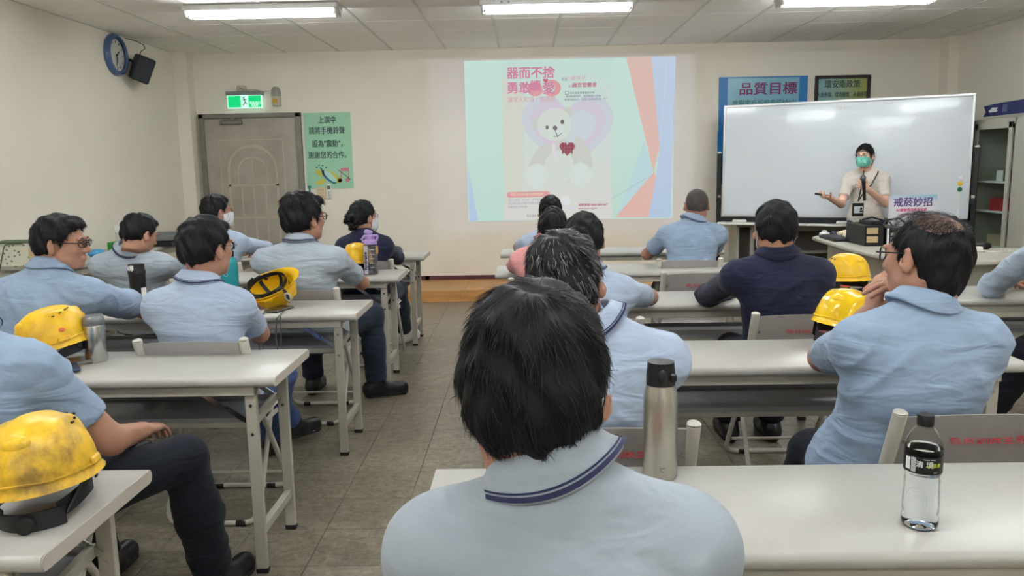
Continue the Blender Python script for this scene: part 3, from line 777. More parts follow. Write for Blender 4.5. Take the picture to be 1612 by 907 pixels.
def chair(x, y, label, rz=0.0):
    global _used
    if not _used: c = _ch; _used = True
    else: c = copy_tree(_ch)
    c.location = (x, y + .205, 0); c.rotation_euler = (0, 0, rz); c['label'] = label; c['group'] = 'grey folding chairs'
    return c
chair(.07, .70, 'grey folding chair under the man nearest the camera, out of view')
chair(.205, 1.915, 'grey folding chair behind the steel flask, under the grey-haired man')
chair(.27, 3.30, 'grey folding chair under the man before the woman in pink')
chair(.12, 4.55, 'grey folding chair under the woman in pink')
chair(.19, 5.66, 'grey folding chair under the man seated farthest, before the slide')
chair(1.11, 5.36, 'grey folding chair under the crew-cut man')
chair(1.03, 4.71, 'empty grey folding chair with red lettering before the farthest men')
chair(1.19, 3.365, 'grey folding chair with red lettering under the navy-jacket man')
chair(1.165, 1.985, 'grey folding chair with red lettering behind the water bottle')
chair(2.62, 3.30, 'grey folding chair at far right under the rolled-sleeve man')
chair(-1.50, 1.90, 'grey folding chair under the man cut off at the left edge')
chair(-2.35, 3.18, 'grey folding chair under the man with glasses in profile at far left')
chair(-1.31, 3.00, 'grey folding chair under the man behind the steel mug')
chair(-2.40, 4.75, 'grey folding chair seen beside the black tumbler')
chair(-1.25, 4.28, 'grey folding chair under the big man behind the upturned helmet')
chair(-2.24, 5.55, 'grey folding chair under the masked man by the steel door')
chair(-1.17, 5.615, 'grey folding chair under the woman with curly hair')

# ---------------------------------------------------------------- lecturer desk and things on it
dk_ = thing('lecture_desk', 'pale lecturer desk with rounded corner under the computer', 'desk', (0, 0, 0))
poly = [(2.72, 7.50), (2.66, 7.40), (2.60, 6.4), (2.62, 5.72), (2.72, 5.52), (2.9, 5.46), (4.30, 5.50), (4.30, 6.15), (3.45, 6.28), (3.22, 7.50), (3.12, 7.56), (2.8, 7.56)]
MB().prism(poly, .71, .742).build('desktop', mat('desk_laminate', S(196, 192, 180), .35), dk_, bev=.008)
MB().box((2.84, 7.0, .355), (.03, .9, .70)).box((2.84, 6.2, .355), (.03, .7, .70)).build('side_panel', M_BEIGE, dk_, bev=.003)
MB().box((3.55, 5.62, .355), (1.40, .03, .70)).build('front_panel', M_BEIGE, dk_, bev=.003)
MB().box((4.22, 5.85, .355), (.03, .45, .70)).build('end_panel', M_BEIGE, dk_, bev=.003)
def onz(name, label, cat, x, y, z=.742, rz=0, group=None): return thing(name, label, cat, (x, y, z), rz, group)
pc = onz('desktop_computer', 'black computer tower lying open on its side on the lecturer desk', 'computer', 2.85, 6.72, rz=.0)
M_LAB = mat('carton_label', S(196, 172, 132), .6)
MB().box((0, 0, .085), (.15, .40, .17), b=.006).build('case', M_BLACK, pc)
MB().box((-.02, -.202, .125), (.09, .004, .05)).box((-.02, -.202, .055), (.09, .004, .05)).build('label', M_LAB, pc)
MB().box((.03, -.03, .185), (.08, .25, .03), b=.004).build('cable_tray', M_BLACK, pc)
pc2 = onz('fan_unit', 'black boxed fan unit beside the computer tower', 'fan unit', 3.03, 6.62)
MB().box((0, 0, .075), (.17, .30, .15), b=.006).build('case', M_BLACK, pc2)
MB().lathe([(.03, 0), (.052, 0), (.056, -.004), (.05, -.008), (.03, -.004)], (.0, -.15, .078), 24, rot=rotm(-PI / 2) @ rotm(PI)).build('fan_ring', mat('fan_grey', S(110, 116, 126), .4), pc2)
MB().lathe([(.001, -.005), (.02, -.005), (.022, 0)], (.0, -.152, .078), 20, rot=rotm(PI / 2)).build('fan_hub', MATS['fan_grey'], pc2)
for k in range(3): MB().box((-.062, -.152, .03 + k * .035), (.03, .004, .022)).build('port', M_CHROME, pc2)
MB().box((-.085, -.13, .08), (.012, .03, .13), b=.003).build('edge_bar', M_WHITEP, pc2)
cb = MB().tube([(2.84, 6.75, .945), (2.9, 6.7, .965), (3.0, 6.7, .935), (3.08, 6.6, .96), (3.16, 6.62, .90), (3.24, 6.66, .80), (3.26, 6.7, .748)], .008, 8).tube([(2.95, 6.6, .90), (2.98, 6.62, .94), (3.05, 6.7, .92), (3.12, 6.72, .84), (3.14, 6.8, .748)], .006, 8).build('cable', M_BLACK); tag(cb, 'loose black cables over the computer on the lecturer desk', 'cable')
kb = onz('keyboard', 'black keyboard lying at the left of the computer', 'keyboard', 2.77, 7.12, rz=-.05)
MB().box((0, 0, .012), (.17, .42, .022), b=.005).build('case', M_BLACK, kb)
for r_ in range(4):
    MB().box((-.055 + r_ * .036, 0, .026), (.028, .38, .008), b=.002).build('key_row', mat('key_grey', S(52, 56, 66), .5), kb)
hd = onz('headphones', 'dark blue headset lying behind the small white container', 'headset', 2.88, 7.48)
MB().tube([(.06 * math.cos(a), .06 * math.sin(a), .02 + .012 * math.sin(a * 2)) for a in np.linspace(0, PI * 1.6, 14)], .009, 8).build('band', mat('navy_plastic', S(40, 52, 78), .4), hd)
for a in (0, PI * 1.6): MB().ball((.06 * math.cos(a), .06 * math.sin(a), .022), (.026, .026, .02)).build('ear_pad', M_BLACK, hd)
ad = onz('small_container', 'small white rounded container at the tip of the lecturer desk', 'container', 2.79, 7.45, rz=0)
MB().lathe([(.001, 0), (.042, 0), (.046, .008), (.046, .028), (.04, .036), (.024, .04), (.022, .054), (.001, .058)], n=18).build('body', M_WHITEP, ad)
cl = onz('cloth_bundle', 'crumpled cream and white cloth bundle against the computer', 'cloth', 2.99, 7.33)
cm = MB()
for k in range(6): cm.tube([(-.11 + .03 * random.random(), -.05 + k * .02, .02 + .012 * (k % 2)), (0, -.05 + k * .02, .045 + .015 * random.random()), (.11, -.04 + k * .018, .028)], [.014, .026, .012], 8)
cm.build('bundle', mat('cream_cloth', S(222, 208, 186), .8), cl)
mc = onz('microphone', 'black microphone lying on the right of the lecturer desk', 'microphone', 3.50, 6.14, rz=-1.25)
MB().tube([(0, -.10, .022), (0, .03, .022)], [.013, .018], 12).build('handle', M_BLACK, mc)
MB().ball((0, .06, .027), (.026, .036, .026)).build('foam_head', mat('foam_black', S(30, 30, 34), .9, bump=.002, bscale=200), mc)
ms = onz('charger', 'white charger and cable beside the lying microphone', 'charger', 3.40, 6.00)
MB().box((0, 0, .02), (.05, .05, .04), b=.005).tube([(.025, 0, .012), (.06, -.04, .006), (.13, -.07, .006), (.2, -.04, .006), (.26, .03, .006)], .004, 6).build('charger', M_WHITEP, ms)

cd = onz('notice_card', 'white and blue printed card with purple title standing behind the computer', 'sign', 3.19, 6.75, rz=0)
cd.location = (3.27, 6.78, .742)
mcd = mat('card_print', S(236, 240, 244), .5)
N = mcd.node_tree.nodes; L = mcd.node_tree.links
tc = N.new('ShaderNodeTexCoord'); s_ = N.new('ShaderNodeSeparateXYZ'); cr = N.new('ShaderNodeValToRGB'); mr = N.new('ShaderNodeMapRange')
mr.inputs[1].default_value = .40; mr.inputs[2].default_value = .50
cr.color_ramp.elements[0].color = S(232, 232, 240); cr.color_ramp.elements[1].color = S(120, 196, 226)
nz = N.new('ShaderNodeTexNoise'); nz.inputs['Scale'].default_value = 7
ad_ = N.new('ShaderNodeMath'); ad_.operation = 'MULTIPLY_ADD'; ad_.inputs[1].default_value = .12
L.new(tc.outputs['Object'], s_.inputs[0]); L.new(tc.outputs['Object'], nz.inputs['Vector']); L.new(nz.outputs['Fac'], ad_.inputs[0]); L.new(s_.outputs[2], ad_.inputs[2]); L.new(ad_.outputs[0], mr.inputs[0]); L.new(mr.outputs[0], cr.inputs[0]); L.new(cr.outputs[0], N['Principled BSDF'].inputs['Base Color'])
MB().box((0, 0, .20), (.40, .006, .40)).build('card', mcd, cd)
MB().box((0, .05, .01), (.30, .12, .02)).build('base', M_WHITEP, cd)
text('戒菸妙招', .082, mat('violet_letter', S(96, 70, 150), .5), cd, (.0, -.0038, .335), bold=.0018)
text('4D健康資訊教育系統', .028, mat('magenta_letter', S(220, 60, 130), .5), cd, (-.01, -.0038, .272), bold=.0006)
text('Delay  Deep Breathing', .024, MATS['magenta_letter'], cd, (-.01, -.0038, .235))

# ---------------------------------------------------------------- glass cabinet at the right wall
cbn = thing('glass_cabinet', 'tall grey metal cabinet with glass door at the right wall', 'cabinet', (4.62, 7.40, 0), 0)
M_CAB = mat('cabinet_grey', S(178, 176, 164), .45)
cw, cdp, chh = 1.20, .40, 1.80
cab = MB(); cab.box((0, 0, .03), (cdp, cw, .06)).box((0, 0, chh - .03), (cdp, cw, .06)).box((.19, 0, chh / 2), (.02, cw, chh)).box((0, -cw / 2 + .01, chh / 2), (cdp, .02, chh)).box((0, cw / 2 - .01, chh / 2), (cdp, .02, chh)).box((0, -.06, chh / 2), (cdp, .02, chh))
cab.build('carcass', M_CAB, cbn, bev=.002)
MB().box((-.205, -.33, chh / 2), (.018, .50, chh - .06), b=.003).build('door', M_CAB, cbn)
d_ = MB(); yc, dw = .27, .60
d_.box((-.205, yc - dw / 2 + .03, .92), (.02, .05, 1.68)).box((-.205, yc + dw / 2 - .03, .92), (.02, .05, 1.68)).box((-.205, yc, 1.735), (.02, dw - .01, .06)).box((-.205, yc, .12), (.02, dw - .01, .08))
dd = d_.build('door', M_CAB, cbn, bev=.002)
MB().box((-.205, yc, .94), (.004, dw - .11, 1.56)).build('pane', thin('cabinet_glass', (.86, .90, .89, 1), .05), dd)
MB().box((-.225, yc + dw / 2 - .03, .93), (.03, .025, .22), b=.004).build('handle', M_BLACK, dd)
for z_ in (1.21, .93, .60, .34):
    MB().box((0, .25, z_), (.36, .56, .016)).build('shelf', M_WHITEP, cbn)
def item(nm, lab, ct, x, y, z, sz, m, grp=None):
    o = MB().box((0, 0, sz[2] / 2), sz, b=.004).build(nm, m, None, loc=(x, y, z)); tag(o, lab, ct); 
    if grp: o['group'] = grp
    return o
item('white_box', 'small white box with red stripe on the top shelf of glass cabinet', 'box', 4.55, 7.66, 1.218, (.12, .10, .10), M_WHITEP)
item('dark_box', 'dark box with pale front on the top shelf of glass cabinet', 'box', 4.55, 7.50, 1.218, (.14, .16, .10), mat('slate_box', S(70, 82, 84), .6))
item('red_box', 'red box on the second shelf of the glass cabinet', 'box', 4.55, 7.66, .938, (.14, .22, .12), mat('red_box', S(170, 48, 52), .6))
item('beige_box', 'beige box on the third shelf of the glass cabinet', 'box', 4.56, 7.62, .608, (.16, .30, .10), mat('beige_box', S(176, 160, 132), .7))
item('black_device', 'black device on the lowest visible shelf of the glass cabinet', 'device', 4.56, 7.62, .348, (.2, .30, .14), M_BLACK)
rb = thing('ribbon_banner', 'navy ribbon banner with swallow tail lying along the cabinet top', 'banner', (4.46, 7.2, 1.83), 0)
pts = [(0, .74, .0), (0, .70, .045), (0, .74, .10), (.0, .45, .115), (.0, .1, .12), (.0, -.45, .12), (.0, -.45, .0), (.0, .1, .0)]
MB().prism([(p[1], p[2]) for p in pts], -.004, .004, np.array([[0, 0, 1], [1, 0, 0], [0, 1, 0]])).build('cloth', mat('navy_ribbon', S(34, 44, 100), .5), rb, smooth=0)
MB().prism([(.64, .035), (.52, .035), (.50, .05), (.53, .05), (.50, .075), (.6, .078), (.62, .06), (.65, .06)], -.0055, -.0042, np.array([[0, 0, 1], [1, 0, 0], [0, 1, 0]])).build('emblem', M_WHITEP, rb, smooth=0)
for k in range(5): MB().box((-.0048, .42 - k * .015, .06), (.001, .005, .07 - .01 * (k % 2))).build('print_line', mat('silver_print', S(130, 138, 170), .5), rb)
bx = thing('dark_gap_block', 'black block filling the dark gap between whiteboard and glass cabinet', 'dark block', (4.60, 8.42, 0), 0)  # added black block, stands in for the dark gap beside the whiteboard stand
MB().box((0, 0, .85), (.44, .72, 1.66), b=.01).build('body', M_BLACK, bx)
for k in range(5): MB().box((-.224, 0, .3 + .3 * k), (.006, .64, .24), b=.002).build('front_slab', mat('gap_dark', S(40, 43, 50), .35), bx)
item('grey_board', 'flat grey board lying on top of the black block', 'board', 4.58, 8.40, 1.68, (.40, .62, .12), mat('board_grey', S(112, 114, 112), .6))

# ---------------------------------------------------------------- things along the left wall
for k, (y0, y1) in enumerate(((5.2, 6.75), (6.8, 8.35))):
    t = thing('side_table', ('beige side table by the left wall holding the patterned bag', 'beige side table by the left wall holding the black trays')[k], 'table', (-3.68, (y0 + y1) / 2, 0), 0)
    MB().box((0, 0, .735), (.48, y1 - y0, .03), b=.006).build('tabletop', M_TOP, t)
    for s in (-1, 1):
        for e in (-1, 1): MB().box((s * .20, e * ((y1 - y0) / 2 - .05), .36), (.035, .035, .72), b=.003).build('leg', M_BEIGE, t)
    MB().box((0, 0, .69), (.42, y1 - y0 - .1, .05)).build('apron', M_BEIGE, t)
bg = thing('patterned_bag', 'cream patterned bag with green trim on the left side table', 'bag', (-3.66, 5.72, .75), .2)
mb_ = mat('bag_print', S(206, 204, 184), .8)
N = mb_.node_tree.nodes; L = mb_.node_tree.links
tc = N.new('ShaderNodeTexCoord'); vn = N.new('ShaderNodeTexVoronoi'); vn.inputs['Scale'].default_value = 34; cr = N.new('ShaderNodeValToRGB')
cr.color_ramp.elements[0].position = .22; cr.color_ramp.elements[0].color = S(112, 128, 110); cr.color_ramp.elements[1].position = .3; cr.color_ramp.elements[1].color = S(208, 206, 188)
L.new(tc.outputs['Object'], vn.inputs['Vector']); L.new(vn.outputs['Distance'], cr.inputs[0]); L.new(cr.outputs[0], N['Principled BSDF'].inputs['Base Color'])
MB().box((-.02, 0, .12), (.32, .24, .20), b=.03).build('body', mb_, bg)
MB().box((.115, .0, .10), (.12, .25, .18), b=.02).build('side_pocket', mat('kraft', S(206, 182, 144), .8), bg)
MB().box((-.02, 0, .218), (.31, .23, .008), b=.004).tube(rounded([(-.13, -.125, .02), (-.08, -.126, .21), (.04, -.126, .21)], .03), .004, 6).build('trim', mat('olive_trim', S(84, 104, 70), .8), bg)
item('green_box', 'bright green block on the second left side table', 'box', -3.60, 6.93, .75, (.11, .15, .10), mat('green_plastic', S(52, 150, 50), .4))
o = MB().ball((0, 0, .035), (.07, .08, .035)).build('blue_cloth', mat('blue_cloth', S(70, 156, 206), .7), None, loc=(-3.60, 6.58, .75)); tag(o, 'small sky-blue cloth bundle on the left side table', 'cloth')
o = MB().tube([(0, 0, 0), (0, 0, .17)], [.05, .06], 14).box((.04, .02, .2), (.06, .01, .1), rotm(.3, .2)).box((-.03, 0, .19), (.06, .01, .09), rotm(-.2, -.3)).build('paper_cup', mat('paper_white', S(214, 212, 210), .7), None, loc=(-3.66, 7.14, .75)); tag(o, 'white paper holder with loose slips beside the green block', 'holder')
for k, (yy, z_) in enumerate(((7.75, .75), (7.80, .80))):
    tr = thing('black_tray', ('lower black tray stacked on the left side table', 'upper grey-lined tray stacked on the black one')[k], 'tray', (-3.55, yy, z_), .1 * k)
    MB().box((0, 0, .006), (.40, .62, .012)).box((.2, 0, .022), (.012, .62, .044)).box((-.2, 0, .022), (.012, .62, .044)).box((0, .31, .022), (.40, .012, .044)).box((0, -.31, .022), (.40, .012, .044)).build('shell', M_BLACK if k == 0 else mat('tray_grey', S(120, 124, 124), .4), tr, bev=.003)

# clock and speaker on the left wall
ck = thing('wall_clock', 'round blue-rimmed wall clock high on the left wall', 'clock', (XL, 7.85, 2.572), 0)
RX = rotm(0, PI / 2, 0)
MB().lathe([(.150, .0), (.196, .0), (.200, .02), (.186, .05), (.166, .056), (.150, .04)], (0, 0, 0), 40, rot=RX).build('rim', mat('clock_blue', S(70, 94, 134), .3, coat=.5), ck)
MB().lathe([(.001, .022), (.155, .022), (.155, .0)], (0, 0, 0), 40, rot=RX).build('face', mat('clock_face', S(206, 206, 198), .5), ck)
for k in range(12):
    a = k * PI / 6; MB().box((.0245, .125 * math.sin(a), .125 * math.cos(a)), (.002, .008, .022), rotm(-a, 0, 0)).build('hour_mark', M_INK, ck)
MB().bar((.028, 0, 0), (.028, .06, .04), .008, .002, up=(1, 0, 0)).build('hour_hand', M_BLACK, ck)
MB().bar((.031, 0, 0), (.031, -.02, -.1), .006, .002, up=(1, 0, 0)).build('minute_hand', M_BLACK, ck)
MB().tube([(.024, 0, 0), (.036, 0, 0)], .008, 12).build('hub', M_BLACK, ck)
sk = thing('wall_speaker', 'black loudspeaker tilted down beside the wall clock', 'speaker', (-3.80, 8.10, 2.47), 0)
Rk = rotm(0, .30, 0) @ rotm(0, 0, -1.02)
MB().box((0, 0, 0), (.34, .17, .25), Rk @ rotm(-.12, 0, 0), b=.014).build('cabinet', mat('speaker_black', S(28, 30, 38), .6), sk)
MB().tube([(-.14, 0, .10), (-.05, 0, .06)], .012, 8).build('bracket', M_BLACK, sk)
MB().tube([(-.03, .02, .12), (.0, .02, .17), (.03, .04, .20), (.02, .05, .235), (-.04, .02, .27), (-.12, -.05, .29)], .004, 6).build('wire', M_BLACK, sk)

# ceiling projector (above the frame): its beam lays a faint lilac margin round the slide
pj = thing('projector', 'white ceiling projector above the middle tables, out of view', 'projector', (.50, 4.9, 2.60))
MB().box((0, 0, 0), (.34, .28, .11), b=.02).tube([(0, 0, .05), (0, 0, .17)], .02, 12).build('case', M_WHITEP, pj)
MB().tube([(.0, .135, -.01), (.0, .155, -.01)], .035, 20).build('lens_ring', M_BLACK, pj)
ld = bpy.data.lights.new('projector_lamp', 'SPOT'); ld.energy = 110; ld.spot_size = math.radians(75); ld.spot_blend = 0.0; ld.shadow_soft_size = .012
ld.use_nodes = True
N = ld.node_tree.nodes; L = ld.node_tree.links; em = N['Emission']
tc = N.new('ShaderNodeTexCoord'); s_ = N.new('ShaderNodeSeparateXYZ'); ge = N.new('ShaderNodeNewGeometry'); L.new(ge.outputs['Incoming'], s_.inputs[0])
def mnode(op, a, b):
    n = N.new('ShaderNodeMath'); n.operation = op
    for i, q in enumerate((a, b)):
        if isinstance(q, (int, float)): n.inputs[i].default_value = q
        else: L.new(q, n.inputs[i])
    return n.outputs[0]
lz = s_.outputs[1]
ux = mnode('DIVIDE', s_.outputs[0], lz); uy = mnode('DIVIDE', s_.outputs[2], lz)
# the lens looks level (lens shift): the frame is a rectangle on the wall
PX, PY, PZ = .50, 5.06, 2.58; dd_ = YF - PY
cx0, cx1 = (-1.09 - PX) / dd_, (1.962 - PX) / dd_; cz0, cz1 = (.68 - PZ) / dd_, (2.665 - PZ) / dd_
m1 = mnode('LESS_THAN', mnode('ABSOLUTE', mnode('SUBTRACT', ux, (cx0 + cx1) / 2), 0), (cx1 - cx0) / 2)
m2 = mnode('LESS_THAN', mnode('ABSOLUTE', mnode('SUBTRACT', uy, (cz0 + cz1) / 2), 0), (cz1 - cz0) / 2)
L.new(mnode('MULTIPLY', m1, m2), em.inputs['Strength'])
em.inputs['Color'].default_value = (.42, .45, 1.0, 1)
lo_ = bpy.data.objects.new('projector_lamp', ld); COL.objects.link(lo_); lo_.parent = pj
lo_.location = (0, .16, -.02); lo_.rotation_euler = (PI / 2, 0, 0)
# ---------------------------------------------------------------- hard hats
M_YEL = mat('helmet_yellow', S(236, 186, 20), .32, var=.04, vscale=9, coat=.2)
def scuffed(name, dirt):
    if name in MATS: return MATS[name]
    m = mat(name, S(232, 182, 40), .38)
    N = m.node_tree.nodes; L = m.node_tree.links; b = N['Principled BSDF']
    tc = N.new('ShaderNodeTexCoord'); n1 = N.new('ShaderNodeTexNoise'); n1.inputs['Scale'].default_value = 22; n1.inputs['Detail'].default_value = 9; n1.inputs['Roughness'].default_value = .7
    n2 = N.new('ShaderNodeTexNoise'); n2.inputs['Scale'].default_value = 5; n2.inputs['Detail'].default_value = 4
    L.new(tc.outputs['Object'], n1.inputs['Vector']); L.new(tc.outputs['Object'], n2.inputs['Vector'])
    ml = N.new('ShaderNodeMath'); ml.operation = 'MULTIPLY'; L.new(n1.outputs['Fac'], ml.inputs[0]); L.new(n2.outputs['Fac'], ml.inputs[1])
    cr = N.new('ShaderNodeValToRGB'); cr.color_ramp.elements[0].position = .20; cr.color_ramp.elements[0].color = S(240, 192, 40)
    cr.color_ramp.elements[1].position = .42; cr.color_ramp.elements[1].color = S(*dirt)
    L.new(ml.outputs[0], cr.inputs[0]); L.new(cr.outputs[0], b.inputs['Base Color'])
    return m
M_STRAP = mat('harness_black', S(30, 30, 33), .55)
def helmet_shell(m, root, hole=True):
    """front = +y; rim plane z=0; shell is a real double wall"""
    nu, nv = 56, 30
    def rad(phi, s, off=0.0):
        # s: 0 at crown, 1 at rim
        c, sn = math.cos(phi), math.sin(phi)      # phi 0 = front
        el = s * PI / 2
        a = .106 - off; bF = .132 - off; bB = .128 - off; hgt = .142 - off
        yb = bF if c > 0 else bB
        x_ = a * sn * math.sin(el) ** .92; y_ = yb * c * math.sin(el) ** .92; z_ = hgt * math.cos(el) ** .85
        if off < .001:
            # raised centre crest from front to back, side grooves, rear brow
            w_ = math.exp(-(x_ / .034) ** 4) * math.sin(min(el * 1.5, PI / 2)) * (1 if s < .86 else max(0, (1 - s) / .14))
            z_ += .007 * w_; y_ += .006 * w_ * (1 if c > 0 else -1) * math.sin(el)
            g_ = math.exp(-((abs(x_) - .056) / .012) ** 2) * math.exp(-((s - .52) / .28) ** 4)
            z_ += .006 * g_ * math.cos(el); x_ += .006 * g_ * (1 if x_ > 0 else -1)
        if s > .955:
            fl = (s - .955) / .045
            ext = .009 + (.034 * max(0, c) ** 2.2)
            x_ += ext * .75 * sn * fl; y_ += ext * c * fl
            z_ -= .006 * fl * max(0, c)
        return (x_, y_, z_)
    vs = []; fs = []
    for off in (0.0, .0035):
        for i in range(nv + 1):
            for k in range(nu): vs.append(rad(2 * PI * k / nu, max(i / nv, .002), off))
    o2 = (nv + 1) * nu
    for i in range(nv):
        for k in range(nu):
            a, b = i * nu + k, i * nu + (k + 1) % nu; c, d = b + nu, a + nu
            fs.append((a, d, c, b)); fs.append((a + o2, b + o2, c + o2, d + o2))
    for k in range(nu):
        a, b = nv * nu + k, nv * nu + (k + 1) % nu
        fs.append((a, a + o2, b + o2, b))
    sh = MB().add(vs, fs).build('shell', m, root, smooth=50)
    # gutter ridge and accessory slots
    pts = [rad(2 * PI * k / 48, .925) for k in range(48)]
    MB().tube([(p[0] * 1.012, p[1] * 1.012, p[2]) for p in pts], .0028, 6, closed=True).build('rim_ridge', m, sh)
    for s in (-1, 1):
        MB().box((s * .107, .0, .028), (.012, .045, .018), rotm(0, s * -.25, 0), b=.004).build('slot_lug', m, sh)
        for k in range(4):
            p = rad(s * (.62 + .32 * k), .40 + .02 * k)
            MB().box((p[0] * 1.01, p[1] * 1.01, p[2] + .002), (.009, .005, .004), rotm(0, 0, -s * (.62 + .32 * k))).build('vent', M_BLACK, sh)
    p = rad(PI, .5)
    MB().ball((0, -.092, .098), (.030, .022, .020), 16, 10, rotm(.75, 0, 0)).build('rear_crest', m, sh)
    MB().ball((0, .098, .098), (.028, .020, .018), 16, 10, rotm(-.75, 0, 0)).build('front_crest', m, sh)
    return sh
def band(pts, wd, th, m, root, name, up=(0, 0, 1)):
    mb = MB(); n = len(pts); vs = []
    for i in range(n):
        t_ = np.array(pts[min(i + 1, n - 1)], float) - np.array(pts[max(i - 1, 0)], float); t_ /= np.linalg.norm(t_)
        u = np.array(up, float); u = u - t_ * (u @ t_); u /= np.linalg.norm(u); q = np.cross(t_, u)
        for (a, b) in ((-1, -1), (1, -1), (1, 1), (-1, 1)): vs.append(np.array(pts[i]) + u * a * wd / 2 + q * b * th / 2)
    fs = [(0, 3, 2, 1), tuple((n - 1) * 4 + k for k in range(4))]
    for i in range(n - 1):
        for k in range(4): fs.append((i * 4 + k, i * 4 + (k + 1) % 4, i * 4 + 4 + (k + 1) % 4, i * 4 + 4 + k))
    return mb.add(vs, fs).build(name, m, root, smooth=40)
def harness(root, knob=True, inside=True, drop=-.024, backdrop=-.055):
    if inside: drop, backdrop = .004, -.006
    f = lambda a: (.088 * math.sin(a), .100 * math.cos(a), drop + (backdrop - drop) * max(0, -math.cos(a)) ** 1.5)
    band([f(a) for a in np.linspace(-2.5, 2.5, 40)], .022 if inside else .034, .003, M_STRAP, root, 'headband')
    band([(.088 * math.sin(a) * .98, .100 * math.cos(a) - .004, backdrop - .002) for a in np.linspace(2.35, 3.93, 14)], .038, .006, M_STRAP, root, 'rear_adjuster')
    for s in (-1, 1):
        band([(s * .090, -.02, .03), (s * .088, -.045, -.01), (s * .066, -.080, backdrop - .0)], .016, .003, M_STRAP, root, 'hanger', up=(0, 1, .3))
        band([(s * .090, .05, .03), (s * .087, .05, drop)], .014, .003, M_STRAP, root, 'hanger', up=(0, 1, 0))
    if knob:
        MB().lathe([(.001, .016), (.016, .016), (.019, .012), (.019, 0), (.001, 0)], (0, -.108, backdrop - .002), 20, rot=rotm(PI / 2)).build('ratchet_knob', M_RUBBER, root)
    if inside:
        for a in (0.0, 1.05, 2.1):
            pts = [(.093 * math.sin(a) * math.cos(t), .108 * math.cos(a) * math.cos(t), .02 + .075 * math.sin(t)) for t in np.linspace(0, PI, 15)]
            band(pts, .019, .0025, M_STRAP, root, 'crown_strap', up=(math.cos(a), -math.sin(a), 0))
def helmet(x, y, z, rz, rx=0, ry=0, label='', m=None, rim=.062, inside=True, name='hard_hat', axes=None):
    t = thing(name, label, 'hard hat', (x, y, z), 0, 'yellow hard hats')
    piv = rotm(rx, ry, rz)
    if axes:
        Y_ = np.array(axes[0], float); Y_ /= np.linalg.norm(Y_); Z_ = np.array(axes[1], float); Z_ -= Y_ * (Z_ @ Y_); Z_ /= np.linalg.norm(Z_)
        piv = np.stack([np.cross(Y_, Z_), Y_, Z_], 1)
    t.rotation_euler = Matrix(piv.tolist()).to_euler()
    t.location = (x, y, z)
    helmet_shell(m or M_YEL, t); harness(t, inside=inside)
    return t
# base heights chosen so that the lowest strap rests on the table
helmet(-1.03, 1.585, .808, math.radians(12), math.radians(-4), math.radians(-4), 'scuffed yellow hard hat with black ratchet knob on the nearest left table', scuffed('helmet_scuffed', (150, 118, 52)), inside=False)
h2 = helmet(-1.775, 2.90, .815, 0, 0, 0, 'yellow hard hat with red mark leaning against the steel mug', scuffed('helmet_used', (214, 160, 40)), inside=False, axes=((.62, .74, .20), (-.16, -.10, .97)))
MB().ball((.100, .005, .062), (.003, .011, .008), 12, 6, rotm(0, -.35, 0)).build('red_mark', mat('orange_mark', S(226, 110, 60), .5), h2)
h3 = helmet(-1.345, 4.06, .862, 0, 0, 0, 'yellow hard hat lying upside down showing its black harness', M_YEL, inside=True, axes=((.95, .05, .28), (.12, .50, -.85)))
band([(-.088, .05, -.004), (-.09, .085, -.02), (-.10, .10, .02), (-.104, .09, .07)], .016, .002, mat('chin_strap', S(66, 70, 72), .5), h3, 'chin_strap', up=(0, 1, 0))
MB().tube([(-.112 + .004 * math.cos(a), .10 + .012 * math.cos(a), .04 + .026 * math.sin(a)) for a in np.linspace(0, 2 * PI, 14)[:-1]], .005, 6, closed=True).build('chin_cup', mat('chin_cup_grey', S(176, 172, 162), .5), h3)
helmet(-1.165, 5.43, .802, math.radians(0), math.radians(-6), 0, 'yellow hard hat left of the purple shaker bottle', M_YEL, inside=False)
h5 = helmet(1.205, 2.99, .822, math.radians(-50), math.radians(-10), math.radians(6), 'glossy yellow hard hat with red tab tucked beside the balding man', mat('helmet_bright', S(244, 200, 16), .22, coat=.5), inside=False)
MB().box((-.022, -.010, .147), (.03, .022, .004), rotm(0, -.15, 0), b=.001).build('red_tab', mat('red_tab', S(206, 60, 44), .5), h5)
helmet(1.70, 4.20, .815, math.radians(20), math.radians(-5), 0, 'yellow hard hat mostly hidden behind the navy jacket sleeve', M_YEL, inside=False)

# ---------------------------------------------------------------- bottles and small things on the tables
TZ = .740
b_ = thing('steel_flask', 'tall steel flask with black push-button lid on the nearest right table', 'flask', (.298, 1.735, TZ), -.17)
MB().lathe([(.001, 0), (.036, 0), (.0385, .006), (.0385, .175), (.037, .195), (.033, .212), (.0325, .216)], n=36).build('body', M_STEEL, b_)
MB().lathe([(.0315, .214), (.0322, .216), (.0322, .236), (.030, .262), (.030, .268), (.001, .268)], n=36).build('lid', M_BLACK, b_)
MB().ball((.004, -.030, .240), (.011, .006, .016), 14, 10).build('button', M_BLACK, b_)
MB().box((.027, -.020, .236), (.016, .014, .020), b=.004).build('lock', M_BLACK, b_)
MB().tube([(.008, -.0386, .022), (.001, -.0388, .026), (.001, -.0388, .033), (.008, -.0386, .031), (.012, -.038, .034)], .0006, 5).build('mark', M_BLACK, b_)

